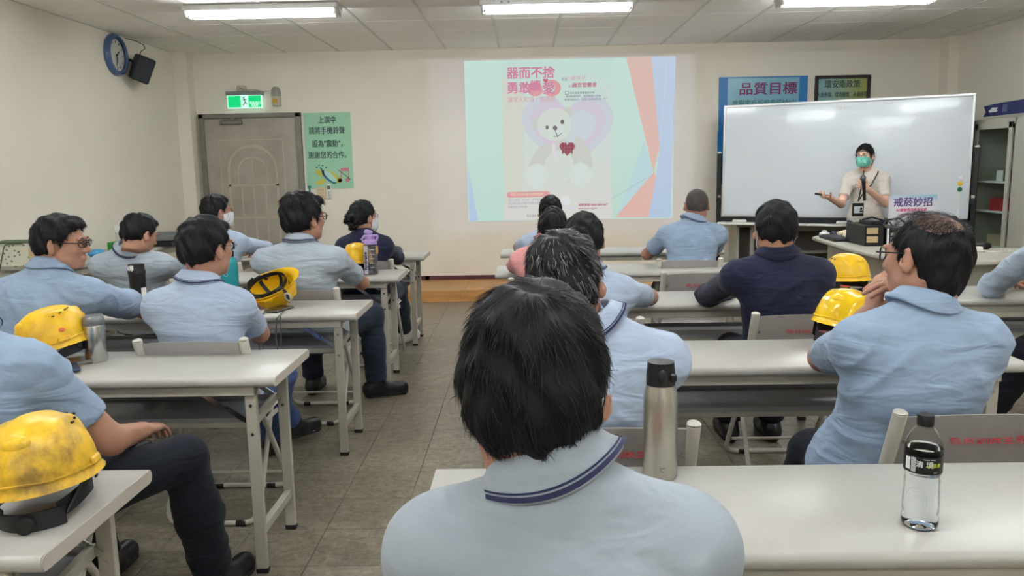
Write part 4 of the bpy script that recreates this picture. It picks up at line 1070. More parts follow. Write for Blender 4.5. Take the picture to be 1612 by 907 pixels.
wbt = thing('water_bottle', 'clear plastic water bottle with black cap and black label on nearest right table', 'bottle', (.757, 1.47, TZ), -.50)
M_PET = thin('clear_plastic', (.97, .98, .98, 1), .10, .04)
M_WAT = mat('water', (.97, .985, .985, 1), .0, trans=1.0, ior=1.22)
R_ = .034
pr = [(.001, .004), (.018, .002), (.028, .0), (.033, .006), (R_, .014), (R_, .020), (.0325, .026), (R_ - .001, .032), (.0335, .05), (.0325, .07), (.0318, .09), (.0325, .096), (.0300, .104), (.0325, .110), (.034, .114), (.034, .150), (.0345, .156), (.034, .161), (.0325, .170), (.026, .186), (.018, .198), (.0135, .204), (.0135, .212)]
bm2 = MB(); bm2.lathe(pr, n=40); nr = len(pr)
bm2.build('bottle_body', M_PET, wbt, smooth=60)
wp = [(max(r - .0014, .0008), z + (.0018 if i < 3 else 0)) for i, (r, z) in enumerate(pr) if z < .158]
MB().lathe(wp + [(.0325, .1610), (.001, .1610)], n=40).build('water', M_WAT, wbt, smooth=60)
MB().lathe([(.0342, .1155), (.0343, .1155), (.0343, .1495), (.0342, .1495)], n=48).build('label', mat('black_label', S(20, 20, 24), .45), wbt)
MB().lathe([(.03375, .1158), (.03375, .1492)], n=48).build('label_back', mat('label_back', S(178, 182, 184), .6), wbt)
for rr_ in (.021, .015, .009):
    MB().tube([((R_ - .0016) * math.sin(-.25 + rr_ / R_ * math.cos(a) * 1.0), -(R_ - .0016) * math.cos(-.25 + rr_ / R_ * math.cos(a)), .060 + rr_ * 1.3 * math.sin(a)) for a in np.linspace(0, 2 * PI, 28)[:-1]], .0010, 6, closed=True).build('embossed_ring', M_PET, wbt)
MB().lathe([(.0148, .203), (.0155, .205), (.0155, .222), (.0145, .2245), (.001, .2245)], n=30).build('cap', M_BLACK, wbt)
MB().lathe([(.0138, .2005), (.0158, .2005), (.0158, .203), (.0138, .203)], n=30).build('neck_ring', M_PET, wbt)
def wrap(body, size, m, root, ang0, z, r, bold=0, sx=1, name='lettering'):
    o = text(body, size, m, root, (0, 0, 0), rot=(0, 0, 0), bold=bold, name=name, depth=.0001)
    me = o.data; n = len(me.vertices); co = np.empty(n * 3); me.vertices.foreach_get('co', co); co = co.reshape(-1, 3)
    a = ang0 + co[:, 0] * sx / r; rr = r + co[:, 2]
    me.vertices.foreach_set('co', np.stack([rr * np.sin(a), -rr * np.cos(a), z + co[:, 1]], 1).ravel()); me.update()
    return o
M_WL = mat('label_white', S(225, 228, 228), .5)
wrap('清 境', .0135, M_WL, wbt, .12, .1345, .0346, .0002)
wrap('山泉水', .0095, mat('label_lime', S(196, 214, 60), .5), wbt, .62, .1335, .0346, .0001)
wrap('MINERAL WATER', .003, M_WL, wbt, .35, .145, .0346); wrap('600ml', .003, M_WL, wbt, .7, .120, .0346)
for k in range(11):
    a = -.62 + k * .0
    MB().box((.0346 * math.sin(-.46), -.0346 * math.cos(-.46), .1195 + k * .0026), (.009, .0006, .0013), rotm(0, 0, -.46)).build('barcode_bar', M_WL, wbt)
MB().box((.0345 * math.sin(-.80), -.0345 * math.cos(-.80), .133), (.010, .0006, .024), rotm(0, 0, -.80)).build('label_panel', M_WL, wbt)

mg = thing('steel_mug', 'cylindrical steel vacuum mug on the second left table', 'mug', (-1.640, 2.925, TZ))
MB().lathe([(.001, 0), (.037, 0), (.039, .004), (.039, .138), (.0375, .142)], n=36).build('body', mat('mirror_steel', S(190, 190, 188), .22, metal=1), mg)
MB().lathe([(.0382, .142), (.0388, .144), (.0385, .160), (.036, .172), (.030, .178), (.001, .180)], n=36).build('lid', mat('lid_steel', S(128, 130, 132), .35, metal=.6), mg)
fo = thing('folder', 'tan folder with grey edge under the leaning hard hat', 'folder', (-1.80, 2.83, TZ), 0)
MB().box((0, 0, .004), (.26, .20, .006), rotm(0, 0, .5), b=.001).build('cover', mat('tan_card', S(176, 140, 84), .6), fo)
MB().bar((.02, -.11, .010), (.16, .06, .010), .012, .010).build('edge_bar', mat('edge_grey', S(120, 120, 112), .4), fo)
ph2 = thing('phone', 'dark phone lying under the rim of the leaning hard hat', 'phone', (-1.665, 2.775, TZ + .008), .6)
MB().box((0, 0, .005), (.07, .13, .009), b=.003).build('body', mat('slate_glass', S(70, 82, 104), .12), ph2)

tu = thing('black_tumbler', 'matte black tumbler with white script beside the seated man', 'tumbler', (-2.075, 4.165, TZ), .46)
MB().lathe([(.001, 0), (.036, 0), (.039, .005), (.042, .165), (.042, .172)], n=32).build('body', M_BLACK, tu)
MB().lathe([(.042, .170), (.045, .173), (.045, .190), (.040, .2), (.040, .226), (.001, .228)], n=32).build('lid', M_BLACK, tu)
MB().ball((-.024, -.036, .206), (.010, .008, .014)).build('latch', M_WHITEP, tu)
MB().tube([(-.036, -.03, .196), (-.04, -.034, .212), (-.028, -.04, .222), (-.014, -.042, .218)], .003, 6).build('latch_wire', M_WHITEP, tu)
wrap('Boss', .036, M_WL, tu, -.15, .065, .0412, .0008)
MB().box((.026, -.0335, .072), (.03, .001, .06), rotm(0, 0, .66)).build('sticker', M_WHITEP, tu)
te = thing('teal_flask', 'teal insulated flask with black loop lid behind the seated man', 'flask', (-1.585, 4.18, TZ), .36)
MB().lathe([(.001, 0), (.044, 0), (.046, .005), (.046, .215), (.040, .240), (.030, .252), (.029, .262)], n=36).build('body', mat('teal_paint', S(28, 142, 152), .42), te)
MB().lathe([(.029, .256), (.031, .257), (.031, .285), (.024, .29), (.001, .29)], n=30).build('lid', M_BLACK, te)
MB().tube([(.034 * math.cos(a) * 1.0, 0.0, .315 + .026 * math.sin(a)) for a in np.linspace(0, 2 * PI, 24)[:-1]], .0048, 8, closed=True).build('carry_loop', M_BLACK, te)
MB().tube([(.009 * math.cos(a) - .018, -.0455, .165 + .009 * math.sin(a)) for a in np.linspace(0, 2 * PI, 18)[:-1]], .0008, 5, closed=True).build('mark', M_WL, te)
wrap('flask', .02, M_WL, te, -.1, .07, .0462)
sb = thing('shaker_bottle', 'clear bottle with purple carrying lid and white lettering on fourth left table', 'bottle', (-1.045, 5.30, TZ), .15)
M_PURL = mat('lilac_plastic', S(168, 140, 196), .4)
MB().lathe([(.001, .0), (.044, .0), (.046, .006), (.046, .19), (.04, .205), (.038, .205), (.044, .188), (.044, .01), (.001, .006)], n=28, sq=(1, .9, 1)).build('body', mat('tinted_plastic', (.82, .80, .90, 1), .08, trans=.9, ior=1.1), sb)
MB().box((-.030, -.034, .10), (.030, .006, .19), rotm(0, 0, -.6), b=.002).build('label_strip', mat('pale_lilac', S(206, 200, 214), .5), sb)
MB().lathe([(.001, .01), (.012, .01), (.012, .11), (.026, .15), (.026, .19), (.001, .19)], (.026, 0, 0), 16).build('infuser', mat('amber_core', S(206, 160, 84), .5), sb)
MB().tube(rounded([(-.052, -.02, .225), (.045, -.02, .225), (.055, -.02, .262), (-.035, -.02, .262), (-.055, -.02, .235)], .012), .008, 8, closed=False).lathe([(.001, .268), (.03, .262), (.034, .235), (.044, .225), (.046, .205), (.001, .205)], (0, 0, 0), 20).build('lid', M_PURL, sb)
MB().box((-.008, 0, .284), (.055, .045, .03), rotm(0, .25, 0), b=.008).build('spout_cap', M_PURL, sb)
o = text('hydrate', .040, MATS['navy_plastic'], sb, (-.032, -.0385, .095), rot=(PI / 2, -PI / 2, -.6), bold=.001)
for k in range(5): MB().box((.012, -.0425, .05 + k * .03), (.03, .001, .0025)).build('measure_line', M_WL, sb)

pn = thing('phone', 'phone in a dark case beside the upturned hard hat', 'phone', (-1.262, 3.965, TZ), -.30)
MB().box((0, 0, .006), (.078, .158, .011), b=.004).build('case', mat('phone_case', S(54, 46, 42), .4), pn)
MB().box((0, 0, .0125), (.068, .146, .0015)).build('screen', mat('phone_glass', S(70, 60, 46), .06), pn)
ly = MB()
for x_ in (-1.305, -1.215):
    ly.tube([(x_, 3.885, TZ + .008), (x_ + .005, 3.835, TZ + .006), (x_ - .010, 3.805, TZ - .01), (x_ - .02, 3.80, TZ - .10), (x_ - .008, 3.80, TZ - .24), (x_ + .006, 3.80, TZ - .40)], .0035, 6)
    ly.tube([(x_ + .012, 3.80, TZ + .0), (x_ + .010, 3.795, TZ - .06), (x_ + .004, 3.80, TZ - .16)], .003, 6)
tag(ly.build('lanyard', mat('cord_grey', S(96, 98, 100), .7)), 'grey lanyard cords hanging from the phone over the table edge', 'lanyard')
# ---------------------------------------------------------------- implicit-surface modelling kit for the figures
class Field:
    def __init__(s, lo, hi, h):
        s.h = h; s.lo = np.array(lo, np.float32)
        n = np.maximum(np.ceil((np.array(hi) - np.array(lo)) / h).astype(int) + 1, 4)
        s.ax = [s.lo[i] + h * np.arange(n[i], dtype=np.float32) for i in range(3)]
        s.D = np.full(tuple(n), 0.5, np.float32)
    def sub(s, lo, hi):
        sl = []
        for i in range(3):
            a = int(np.clip(math.floor((lo[i] - s.lo[i]) / s.h), 0, len(s.ax[i]))); b = int(np.clip(math.ceil((hi[i] - s.lo[i]) / s.h) + 1, 0, len(s.ax[i])))
            if b <= a: return None, None
            sl.append(slice(a, b))
        P = np.stack(np.meshgrid(s.ax[0][sl[0]], s.ax[1][sl[1]], s.ax[2][sl[2]], indexing='ij'), -1)
        return tuple(sl), P
    def smin(s, sl, d, k):
        D = s.D[sl]
        if k <= 0: s.D[sl] = np.minimum(D, d); return
        hh = np.clip(.5 + .5 * (D - d) / k, 0, 1)
        s.D[sl] = D * (1 - hh) + d * hh - k * hh * (1 - hh)
    def cone(s, a, b, ra, rb, k=.03, ax=None, sq=1.0, cut=None):
        """tapered round cone a-b; squashed by sq along ax; cut = list of (point, normal) keeping the negative side"""
        a = np.array(a, np.float32); b = np.array(b, np.float32); m = max(ra, rb) + k + .02
        sl, P = s.sub(np.minimum(a, b) - m, np.maximum(a, b) + m)
        if sl is None: return
        q = P - a; ba = b - a
        if ax is not None:
            ax = np.array(ax, np.float32); ax = ax / np.linalg.norm(ax)
            q = q + ((q @ ax) * (1 / sq - 1))[..., None] * ax; ba = ba + (ba @ ax) * (1 / sq - 1) * ax
        t = np.clip((q @ ba) / (ba @ ba + 1e-9), 0, 1)
        d = np.linalg.norm(q - t[..., None] * ba, axis=-1) - (ra + (rb - ra) * t)
        if ax is not None: d = d * (sq + 1) / 2
        if cut is not None:
            for (c, n) in cut: d = np.maximum(d, (P - np.array(c, np.float32)) @ np.array(n, np.float32))
        s.smin(sl, d, k)
    def ell(s, c, r, R=None, k=.02):
        c = np.array(c, np.float32); r = np.array(r, np.float32); m = r.max() + k + .02
        sl, P = s.sub(c - m, c + m)
        if sl is None: return
        q = P - c
        if R is not None: q = q @ np.array(R, np.float32)
        l0 = np.linalg.norm(q / r, axis=-1); l1 = np.linalg.norm(q / (r * r), axis=-1) + 1e-9
        s.smin(sl, l0 * (l0 - 1) / l1, k)
    def plane(s, c, n):
        P = np.stack(np.meshgrid(*s.ax, indexing='ij'), -1)
        s.D = np.maximum(s.D, (P - np.array(c, np.float32)) @ np.array(n, np.float32))
    def mesh(s):
        return surfnet(s.D, s.lo, s.h)

def surfnet(D, lo, h):
    ins = D < 0
    c = [ins[i:ins.shape[0] - 1 + i, j:ins.shape[1] - 1 + j, k:ins.shape[2] - 1 + k] for i in (0, 1) for j in (0, 1) for k in (0, 1)]
    al = c[0].copy(); an = c[0].copy()
    for q in c[1:]: al &= q; an |= q
    m = an & ~al; I = np.argwhere(m)
    vid = np.full(m.shape, -1, np.int64); vid[m] = np.arange(len(I))
    acc = np.zeros((len(I), 3)); cnt = np.zeros(len(I))
    cor = [(i, j, k) for i in (0, 1) for j in (0, 1) for k in (0, 1)]
    val = {q: D[I[:, 0] + q[0], I[:, 1] + q[1], I[:, 2] + q[2]] for q in cor}
    for q in cor:
        for a in range(3):
            if q[a] == 1: continue
            r = list(q); r[a] = 1; r = tuple(r)
            va, vb = val[q], val[r]; ok = (va < 0) != (vb < 0)
            t = np.where(ok, va / np.where(ok, va - vb, 1), 0)
            p = np.tile(np.array(q, float), (len(I), 1)); p[:, a] += t
            acc[ok] += p[ok]; cnt[ok] += 1
    V = (I + acc / cnt[:, None]) * h + lo
    F = []
    for a in range(3):
        b, c_ = (a + 1) % 3, (a + 2) % 3
        s0 = [slice(None)] * 3; s1 = [slice(None)] * 3; s0[a] = slice(0, -1); s1[a] = slice(1, None)
        x0, x1 = ins[tuple(s0)], ins[tuple(s1)]
        E = np.argwhere(x0 != x1)
        E = E[(E[:, b] > 0) & (E[:, c_] > 0) & (E[:, b] < m.shape[b]) & (E[:, c_] < m.shape[c_])]
        sg = x0[E[:, 0], E[:, 1], E[:, 2]]
        def cell(db, dc):
            q = E.copy(); q[:, b] -= db; q[:, c_] -= dc; return vid[q[:, 0], q[:, 1], q[:, 2]]
        Q = np.stack([cell(1, 1), cell(0, 1), cell(0, 0), cell(1, 0)], 1)
        Q[~sg] = Q[~sg][:, ::-1]
        F.append(Q)
    F = np.concatenate(F); F = F[(F >= 0).all(1)]
    return V, F

def np_mesh(name, V, F, m, parent, base, smooth=True, mi=None, tri=False):
    me = bpy.data.meshes.new(name); F = np.asarray(F); n = F.shape[1]
    V = np.asarray(V) - np.array(base)
    me.vertices.add(len(V)); me.vertices.foreach_set('co', V.astype(np.float32).ravel())
    me.loops.add(F.size); me.loops.foreach_set('vertex_index', F.astype(np.int32).ravel())
    me.polygons.add(len(F)); me.polygons.foreach_set('loop_start', np.arange(0, F.size, n, dtype=np.int32))
    me.update(calc_edges=True); me.validate()
    ms = m if isinstance(m, (list, tuple)) else [m]
    for q in ms: me.materials.append(q)
    if mi is not None: me.polygons.foreach_set('material_index', np.asarray(mi, np.int32))
    if smooth: me.polygons.foreach_set('use_smooth', np.ones(len(me.polygons), bool))
    me.update()
    return link(name, me, parent)

def compact(V, F):
    u, inv = np.unique(F, return_inverse=True); return V[u], inv.reshape(F.shape)
def merge(parts):
    Vs, Fs, o = [], [], 0
    for V, F in parts: Vs.append(V); Fs.append(F + o); o += len(V)
    return np.concatenate(Vs), np.concatenate(Fs)
def vnormals(V, F):
    n = np.cross(V[F[:, 2]] - V[F[:, 0]], V[F[:, 3]] - V[F[:, 1]]); N = np.zeros_like(V)
    for i in range(4): np.add.at(N, F[:, i], n)
    return N / (np.linalg.norm(N, axis=1)[:, None] + 1e-12)

M_SKIN = mat('skin', S(176, 130, 108), .5, var=.05, vscale=18, bump=.0003, bscale=300, sss=.08)
M_SKIN2 = mat('skin_fair', S(228, 184, 160), .5, var=.03, vscale=18, sss=.08)
M_HAIR = mat('hair_black', S(22, 21, 24), .55, spec=.25)
M_HAIR2 = mat('hair_sheen', S(36, 35, 40), .42, spec=.4)
M_HGREY = mat('hair_grey', S(140, 138, 140), .4, spec=.5)
M_HBROWN = mat('hair_brown', S(52, 40, 38), .4, spec=.45)
M_SCALP = mat('scalp_stubble', S(70, 62, 60), .7, var=.15, vscale=60)
M_LBLUE2 = fabric('shirt_light_blue', S(142, 162, 186))
M_LBLUE3 = fabric('shirt_pale_blue', S(166, 181, 202))
M_LGREY = fabric('shirt_grey_blue', S(158, 168, 178))
M_NAVY = fabric('jacket_navy', S(36, 39, 62), sheen=.1)
M_PINK = fabric('shirt_salmon', S(204, 142, 142))
M_CREAM = fabric('tee_cream', S(214, 207, 197))
M_TROU = fabric('trousers_dark', S(30, 33, 42), sheen=.05)
M_TROUN = fabric('trousers_navy', S(40, 48, 64), sheen=.08)
M_JEAN = fabric('jeans_blue', S(62, 84, 134), sheen=.08)
M_DENIM = fabric('jeans_dark', S(44, 70, 100), sheen=.08)
M_SHOE = mat('shoe_leather', S(26, 27, 30), .38, bump=.0006, bscale=120)
M_SOLE = mat('shoe_sole', S(34, 35, 38), .7)
M_NVY = mat('navy_stripe', S(30, 36, 74), .7)
M_MASKW = mat('mask_white', S(214, 216, 220), .8); M_MASKG = mat('mask_mint', S(130, 214, 200), .75, bump=.0005, bscale=40)
M_EYEW = mat('eye_white', S(226, 222, 216), .25); M_EYED = mat('eye_dark', S(30, 22, 20), .15)
M_LENS = thin('lens', (.95, .97, .97, 1), .12)
M_GFR = mat('glasses_frame', S(28, 28, 32), .3); M_GFM = mat('glasses_metal', S(140, 130, 122), .25, metal=.8)

def hairline(y):
    return np.interp(y, [-.2, -.055, -.028, -.018, .012, .020, .034, .044, .060, .080, .11], [-.078, -.066, -.03, .022, .026, -.006, -.002, .045, .062, .078, .085])

def head_field(h, small=False):
    F = Field((-.10, -.125, -.20), (.10, .14, .13), h)
    F.ell((0, -.014, .036), (.074, .094, .080), k=.02)
    F.ell((0, -.035, .000), (.064, .066, .062), k=.03)
    F.ell((0, .026, -.028), (.059, .066, .082), k=.03)
    F.ell((0, .052, -.086), (.030, .030, .024), k=.03)
    for s in (-1, 1):
        F.ell((s * .034, .062, -.018), (.022, .022, .020), k=.02)     # cheek
        F.ell((s * .030, .086, .028), (.022, .010, .008), k=.012)     # brow
        F.ell((s * .052, .0, -.060), (.018, .034, .026), k=.03)       # jaw corner
    F.cone((0, .086, .020), (0, .107, -.022), .007, .012, k=.010)
    for s in (-1, 1): F.ell((s * .012, .098, -.026), (.009, .009, .008), k=.006)
    F.ell((0, .088, -.052), (.022, .010, .006), k=.008); F.ell((0, .086, -.061), (.019, .010, .006), k=.006)
    # eye sockets
    for s in (-1, 1):
        c = np.array((s * .031, .101, .012), np.float32); sl, P = F.sub(c - .05, c + .05)
        if sl: 
            d = .018 - np.linalg.norm((P - c) / np.array((1.1, .9, .7), np.float32), axis=-1); kk = .012
            hh_ = np.clip(.5 - .5 * (F.D[sl] - d) / kk, 0, 1); F.D[sl] = F.D[sl] * (1 - hh_) + d * hh_ + kk * hh_ * (1 - hh_)
        F.ell((s * .031, .078, .012), (.0135, .0125, .0125), k=.003)
    # ears
    for s in (-1, 1):
        R = rotm(.15, 0, s * -.55)
        F.ell((s * .085, -.010, -.002), (.0070, .019, .033), R, k=.006)
        F.ell((s * .080, -.004, -.022), (.009, .012, .015), R, k=.006)
        c = np.array((s * .0925, -.003, .004), np.float32); sl, P = F.sub(c - .03, c + .03)
        d = 1 - np.linalg.norm(((P - c) @ np.array(R, np.float32)) / np.array((.006, .0095, .019), np.float32), axis=-1)
        F.D[sl] = np.maximum(F.D[sl], d * .006)
    F.cone((0, -.030, -.05), (0, -.045, -.25), .053, .056, k=.03, ax=(1, 0, 0), sq=1.04)
    return F

def hair_field(style, h, thick=1.0, nape=0.0):
    F = Field((-.13, -.17, -.14), (.13, .15, .17), h)
    tt = {'short': .012, 'full': .019, 'buzz': .003, 'bald': .010, 'long': .014, 'curl': .014}[style] * thick
    F.ell((0, -.014, .036), (.0755 + tt * .62, .095 + tt * .8, .081 + tt * 1.15), k=.0)
    F.ell((0, -.036, .000), (.065 + tt * .6, .067 + tt * .7, .062 + tt * .3), k=.03)
    if nape: F.ell((0, -.040, -.045 - nape * .5), (.060, .058, .050), k=.03)
    if style == 'full': F.ell((0, .045, .085), (.062, .052, .036), k=.03); F.ell((0, -.05, .09), (.06, .06, .04), k=.03)
    if style == 'short': F.ell((0, .035, .088), (.055, .055, .030), k=.03)
    P = np.stack(np.meshgrid(*F.ax, indexing='ij'), -1)
    hl = hairline(P[..., 1]).astype(np.float32) - nape * (P[..., 1] < -.03)
    F.D = np.maximum(F.D, (hl - P[..., 2]) * .75)
    if style == 'bald':
        c = np.array((-.026, -.050, .116), np.float32)
        d = .068 - np.linalg.norm((P - c) / np.array((.95, 1.05, .85), np.float32), axis=-1)
        F.D = np.maximum(F.D, d)
        F.D = np.maximum(F.D, (P[..., 1] - .04) * .8 + (P[..., 2] - .06) * .6)
    return F

def unit_rows(a): return a / (np.linalg.norm(a, axis=1)[:, None] + 1e-9)
def strands(V, F, n, L_, width, lift, crown, rng, spread=.25, down=0.0, sub=4, curl=0.0, hug=True):
    """thin tapering ribbons that grow out of the hair surface, combed away from the crown"""
    N = vnormals(V, F); idx = rng.integers(0, len(V), n)
    p = V[idx] + rng.normal(0, .0012, (n, 3)); nn = N[idx]
    p = p - nn * .002
    d = p - np.array(crown); d -= nn * (d * nn).sum(1)[:, None]
    sw = np.cross(nn, d); d = d + sw * .35
    d /= np.linalg.norm(d, axis=1)[:, None] + 1e-9
    d += rng.normal(0, spread, (n, 3)); d[:, 2] -= down
    d -= nn * (d * nn).sum(1)[:, None] * .8; d /= np.linalg.norm(d, axis=1)[:, None] + 1e-9
    ln = L_ * rng.uniform(.5, 1.15, n)
    pts = []; cur = p.copy(); dr = d + nn * lift * rng.uniform(.2, 1.4, n)[:, None]
    ctr = np.array((0, -.014, .02)); rn0 = unit_rows(p - ctr)
    for i in range(sub):
        pts.append(cur.copy()); dr = dr / (np.linalg.norm(dr, axis=1)[:, None] + 1e-9)
        cur = cur + dr * (ln / (sub - 1))[:, None]
        if hug:
            rn = unit_rows(cur - ctr); dr = dr - rn * ((dr * rn).sum(1) - lift * .35)[:, None] * .8
        else: dr = dr - nn * .16
        dr = dr + np.array((0, 0, -.06)) + rng.normal(0, .04 + curl, (n, 3))
    w_ = np.cross(d, nn); w_ /= np.linalg.norm(w_, axis=1)[:, None] + 1e-9
    w_ = w_ + nn * rng.normal(0, .4, n)[:, None]
    Vs = []; 
    for i, q in enumerate(pts):
        ww = width * (1 - (i / (sub - 1)) ** 2 * .85)
        Vs += [q - w_ * ww / 2, q + w_ * ww / 2]
    VV = np.stack(Vs, 1).reshape(-1, 3)
    Fs = []
    for i in range(sub - 1):
        b = np.arange(n) * (2 * sub) + 2 * i
        Fs.append(np.stack([b, b + 1, b + 3, b + 2], 1))
    return VV, np.concatenate(Fs), np.tile(np.arange(n), sub - 1)

def folds(P, amp, seed):
    r = np.random.default_rng(seed); o = np.zeros(len(P)); Q = P + .05 * np.sin(P[:, [1, 2, 0]] * 13 + r.uniform(0, 6, 3)) + .02 * np.sin(P[:, [2, 0, 1]] * 31 + r.uniform(0, 6, 3))
    for k in range(5):
        d = np.array([r.normal(0, .55), r.normal(0, .4), 1.0]); d /= np.linalg.norm(d); f = r.uniform(28, 62); ph = r.uniform(0, 6)
        mask = np.clip(np.sin(Q @ r.normal(0, 7, 3) + r.uniform(0, 6)) * .9 + .1, 0, 1)
        o += mask * (1 - np.abs(np.sin(Q @ d * f * .5 + ph))) ** 2.2 * r.uniform(.5, 1)
    return amp * (o - .35)

def unit(v): v = np.array(v, float); return v / (np.linalg.norm(v) + 1e-12)

def hand_prims(wr, f, n, s, curl=.5, spread=1.0, sc=1.0, thumb=(.9, .45), fl=None):
    """wr wrist, f pointing direction, n palm normal, s thumb side -> list of cones"""
    f, n, s = unit(f), unit(n), unit(s); o = []
    o.append(('p', wr, wr + f * .030 * sc, .025 * sc, .034 * sc, n, .55)); o.append(('p', wr + f * .03 * sc, wr + f * .078 * sc, .034 * sc, .036 * sc, n, .42))
    base = [(.030, .084, .068), (.010, .090, .076), (-.011, .087, .070), (-.030, .078, .056)]
    for i, (so, fo, L_) in enumerate(base):
        c_ = curl if fl is None else fl[i]
        p = wr + (s * so + f * fo * 1.0) * sc; d = unit(f + s * so * 4.5 * spread); r = .0088 - (.0012 if i == 3 else 0)
        for j, part in enumerate((.44, .31, .25)):
            a = c_ * (1.0, 1.15, .9)[j]
            d = unit(d * math.cos(a) + n * math.sin(a)); n2 = unit(n - d * (n @ d)) 
            q = p + d * L_ * part * sc
            o.append(('f', p, q, (r - .0006 * j) * sc, (r - .0006 * (j + 1)) * sc, None, 1)); p = q
    p = wr + (s * .026 + f * .022 + n * .006) * sc; d = unit(s * thumb[0] + f * .75 + n * thumb[1])
    for j, L_ in enumerate((.042, .030, .024)):
        q = p + d * L_ * sc; o.append(('f', p, q, (.0125 - .0015 * j) * sc, (.011 - .0015 * j) * sc, None, 1)); p = q; d = unit(d + f * .35 + n * .15)
    return o

PEOPLE = {}
def person(label, head, hyaw=0, hpitch=0, hroll=0, face=0, pelvis=None, sw=.165, girth=1.0, arms=None, hands=None, legs=None, shirt=None, sleeve='short', trousers=None,
           hair='short', hairn=2500, hres=.006, grey=0.0, skin=None, hs=1.0, glasses=None, mask=None, collar=True, stripe=True, eyes=False, res=.011, seed=1, mask_mat=None, strand_w=.0018, shoe=None, foldamp=.006, fres=None, hthick=1.0, shoulder_drop=.075, feet=True, hairmat=None, hem=None, nose_dir=None, neck=None, shead=None, nape=0.0):
    rng = np.random.default_rng(seed); skin = skin or M_SKIN; shirt = shirt or M_LBLUE2; trousers = trousers or M_TROU; hairmat = hairmat or M_HAIR
    hc = np.array(head, float); a = math.radians(face)
    fd = np.array([math.sin(a), math.cos(a), 0]); rt = np.array([math.cos(a), -math.sin(a), 0]); up = np.array([0, 0, 1.0])
    nb = np.array(neck, float) if neck is not None else hc + np.array([0, 0, -.152]) - fd * .045
    pv = np.array(pelvis, float) if pelvis is not None else np.array([hc[0], hc[1], 0]) - fd * .03 + up * .53
    if pelvis is not None and len(pelvis) == 2: pv = np.array([pelvis[0], pelvis[1], .53])
    root = thing('person', label, 'person', (float(pv[0]), float(pv[1]), 0)); base = np.array([pv[0], pv[1], 0.0])
    g = girth
    # spine points
    c1 = pv * .68 + nb * .32 - fd * .020; c2 = pv * .34 + nb * .66 - fd * .030; c3 = pv * .1 + nb * .9 - fd * .015
    shL = nb - rt * sw - up * shoulder_drop + fd * .0; shR = nb + rt * sw - up * shoulder_drop
    arms = arms or {}
    def arm(side):
        sh_ = shL if side == 'L' else shR; s_ = -1 if side == 'L' else 1
        el_, wr_ = arms.get(side, (sh_ + rt * s_ * .05 + fd * .16 - up * .22, sh_ - rt * s_ * .02 + fd * .36 - up * .20))
        return sh_, np.array(el_, float), np.array(wr_, float)
    legs = legs or {}
    def leg(side):
        s_ = -1 if side == 'L' else 1; hip = pv + rt * s_ * .085 * g + up * -.015
        kn, an = legs.get(side, (hip + fd * .40 + rt * s_ * .05 - up * .01, hip + fd * .38 + rt * s_ * .05 - up * (pv[2] - .095)))
        return hip, np.array(kn, float), np.array(an, float)
    def torso(F, e, k=.03):
        F.cone(pv, c1, .150 * g + e, .148 * g + e, k, fd, .80)
        F.cone(c1, c2, .148 * g + e, .160 * g ** .7 + e, k, fd, .72)
        F.cone(c2, c3, .160 * g ** .7 + e, .105 + e, k, fd, .62)
        F.cone(shL, shR, .052 + e, .052 + e, .05)
        F.cone(shL * .75 + nb * .25 - up * .025, shR * .75 + nb * .25 - up * .025, .066 + e, .066 + e, .06)
        for sh_ in (shL, shR):
            F.cone(nb - up * .006 - fd * .004, sh_ * .9 + nb * .1 + up * .006, .044 + e, .045 + e, .05)
    pts_all = [nb, pv, c1, c2, shL, shR]
    A = {s_: arm(s_) for s_ in 'LR'}; G = {s_: leg(s_) for s_ in 'LR'}
    # ---- body skin
    allp = np.array([pv, nb, hc] + [q for s_ in 'LR' for q in A[s_]] + [q for s_ in 'LR' for q in G[s_]])
    lo, hi = allp.min(0) - .2, allp.max(0) + .2
    lo[2] = max(lo[2], .01) if legs.get('z') is None else lo[2]
    BF = Field(lo, hi, res * 1.25)
    torso(BF, -.014)
    for s_ in 'LR':
        sh_, el_, wr_ = A[s_]
        BF.cone(sh_, el_, .050 * g ** .5, .041 * g ** .5, .03); BF.cone(el_, wr_, .041 * g ** .5, .028, .02)
        hip, kn, an = G[s_]
        BF.cone(hip, kn, .082 * g ** .5, .055, .03); BF.cone(kn, an, .055, .038, .02)
        BF.cone(kn + (an - kn) * .1 - unit(np.cross(rt, an - kn)) * 0, kn + (an - kn) * .55, .05, .045, .02)
    BF.cone(nb - up * .02, hc + up * -.07 - fd * .02, .057, .052, .04)
    # head transform
    Rh = rotm(math.radians(-hpitch), math.radians(hroll), 0); Rh = rotm(0, 0, -math.radians(face + hyaw)) @ Rh
    h = fres or hres
    HF = head_field(h)
    # trim neck part so that it meets the body
    V, Fc = HF.mesh()
    Vh = V * hs
    Vw = Vh @ Rh.T + hc
    # the neck end bends to the body's neck: blend lower verts towards the neck axis
    t_ = np.clip((-.09 * hs - Vh[:, 2]) / (.10 * hs), 0, 1)
    axis0 = np.array([0, -.040 * hs, -.09 * hs]); 
    tgt = nb + up * .0; drop = hc + Rh @ axis0
    off = (tgt - (hc + Rh @ np.array([0, -.044 * hs, -.19 * hs])))
    Vw = Vw + t_[:, None] ** 1.3 * off
    keep = (Vh[Fc].mean(1)[:, 2] > -.186 * hs)
    V2, F2 = compact(Vw, Fc[keep])
    parts = [(V2, F2)]
    Vb, Fb = BF.mesh(); cen = Vb[Fb].mean(1)
    qb = (cen - hc) @ Rh / hs
    kb = ~((qb[:, 2] > -.13) & (np.abs(qb[:, 0]) < .11) & (np.abs(qb[:, 1]) < .16))
    hb = {}
    for s_ in 'LR':
        wr_ = A[s_][2]
        kb &= np.linalg.norm(cen - wr_, axis=1) > .020
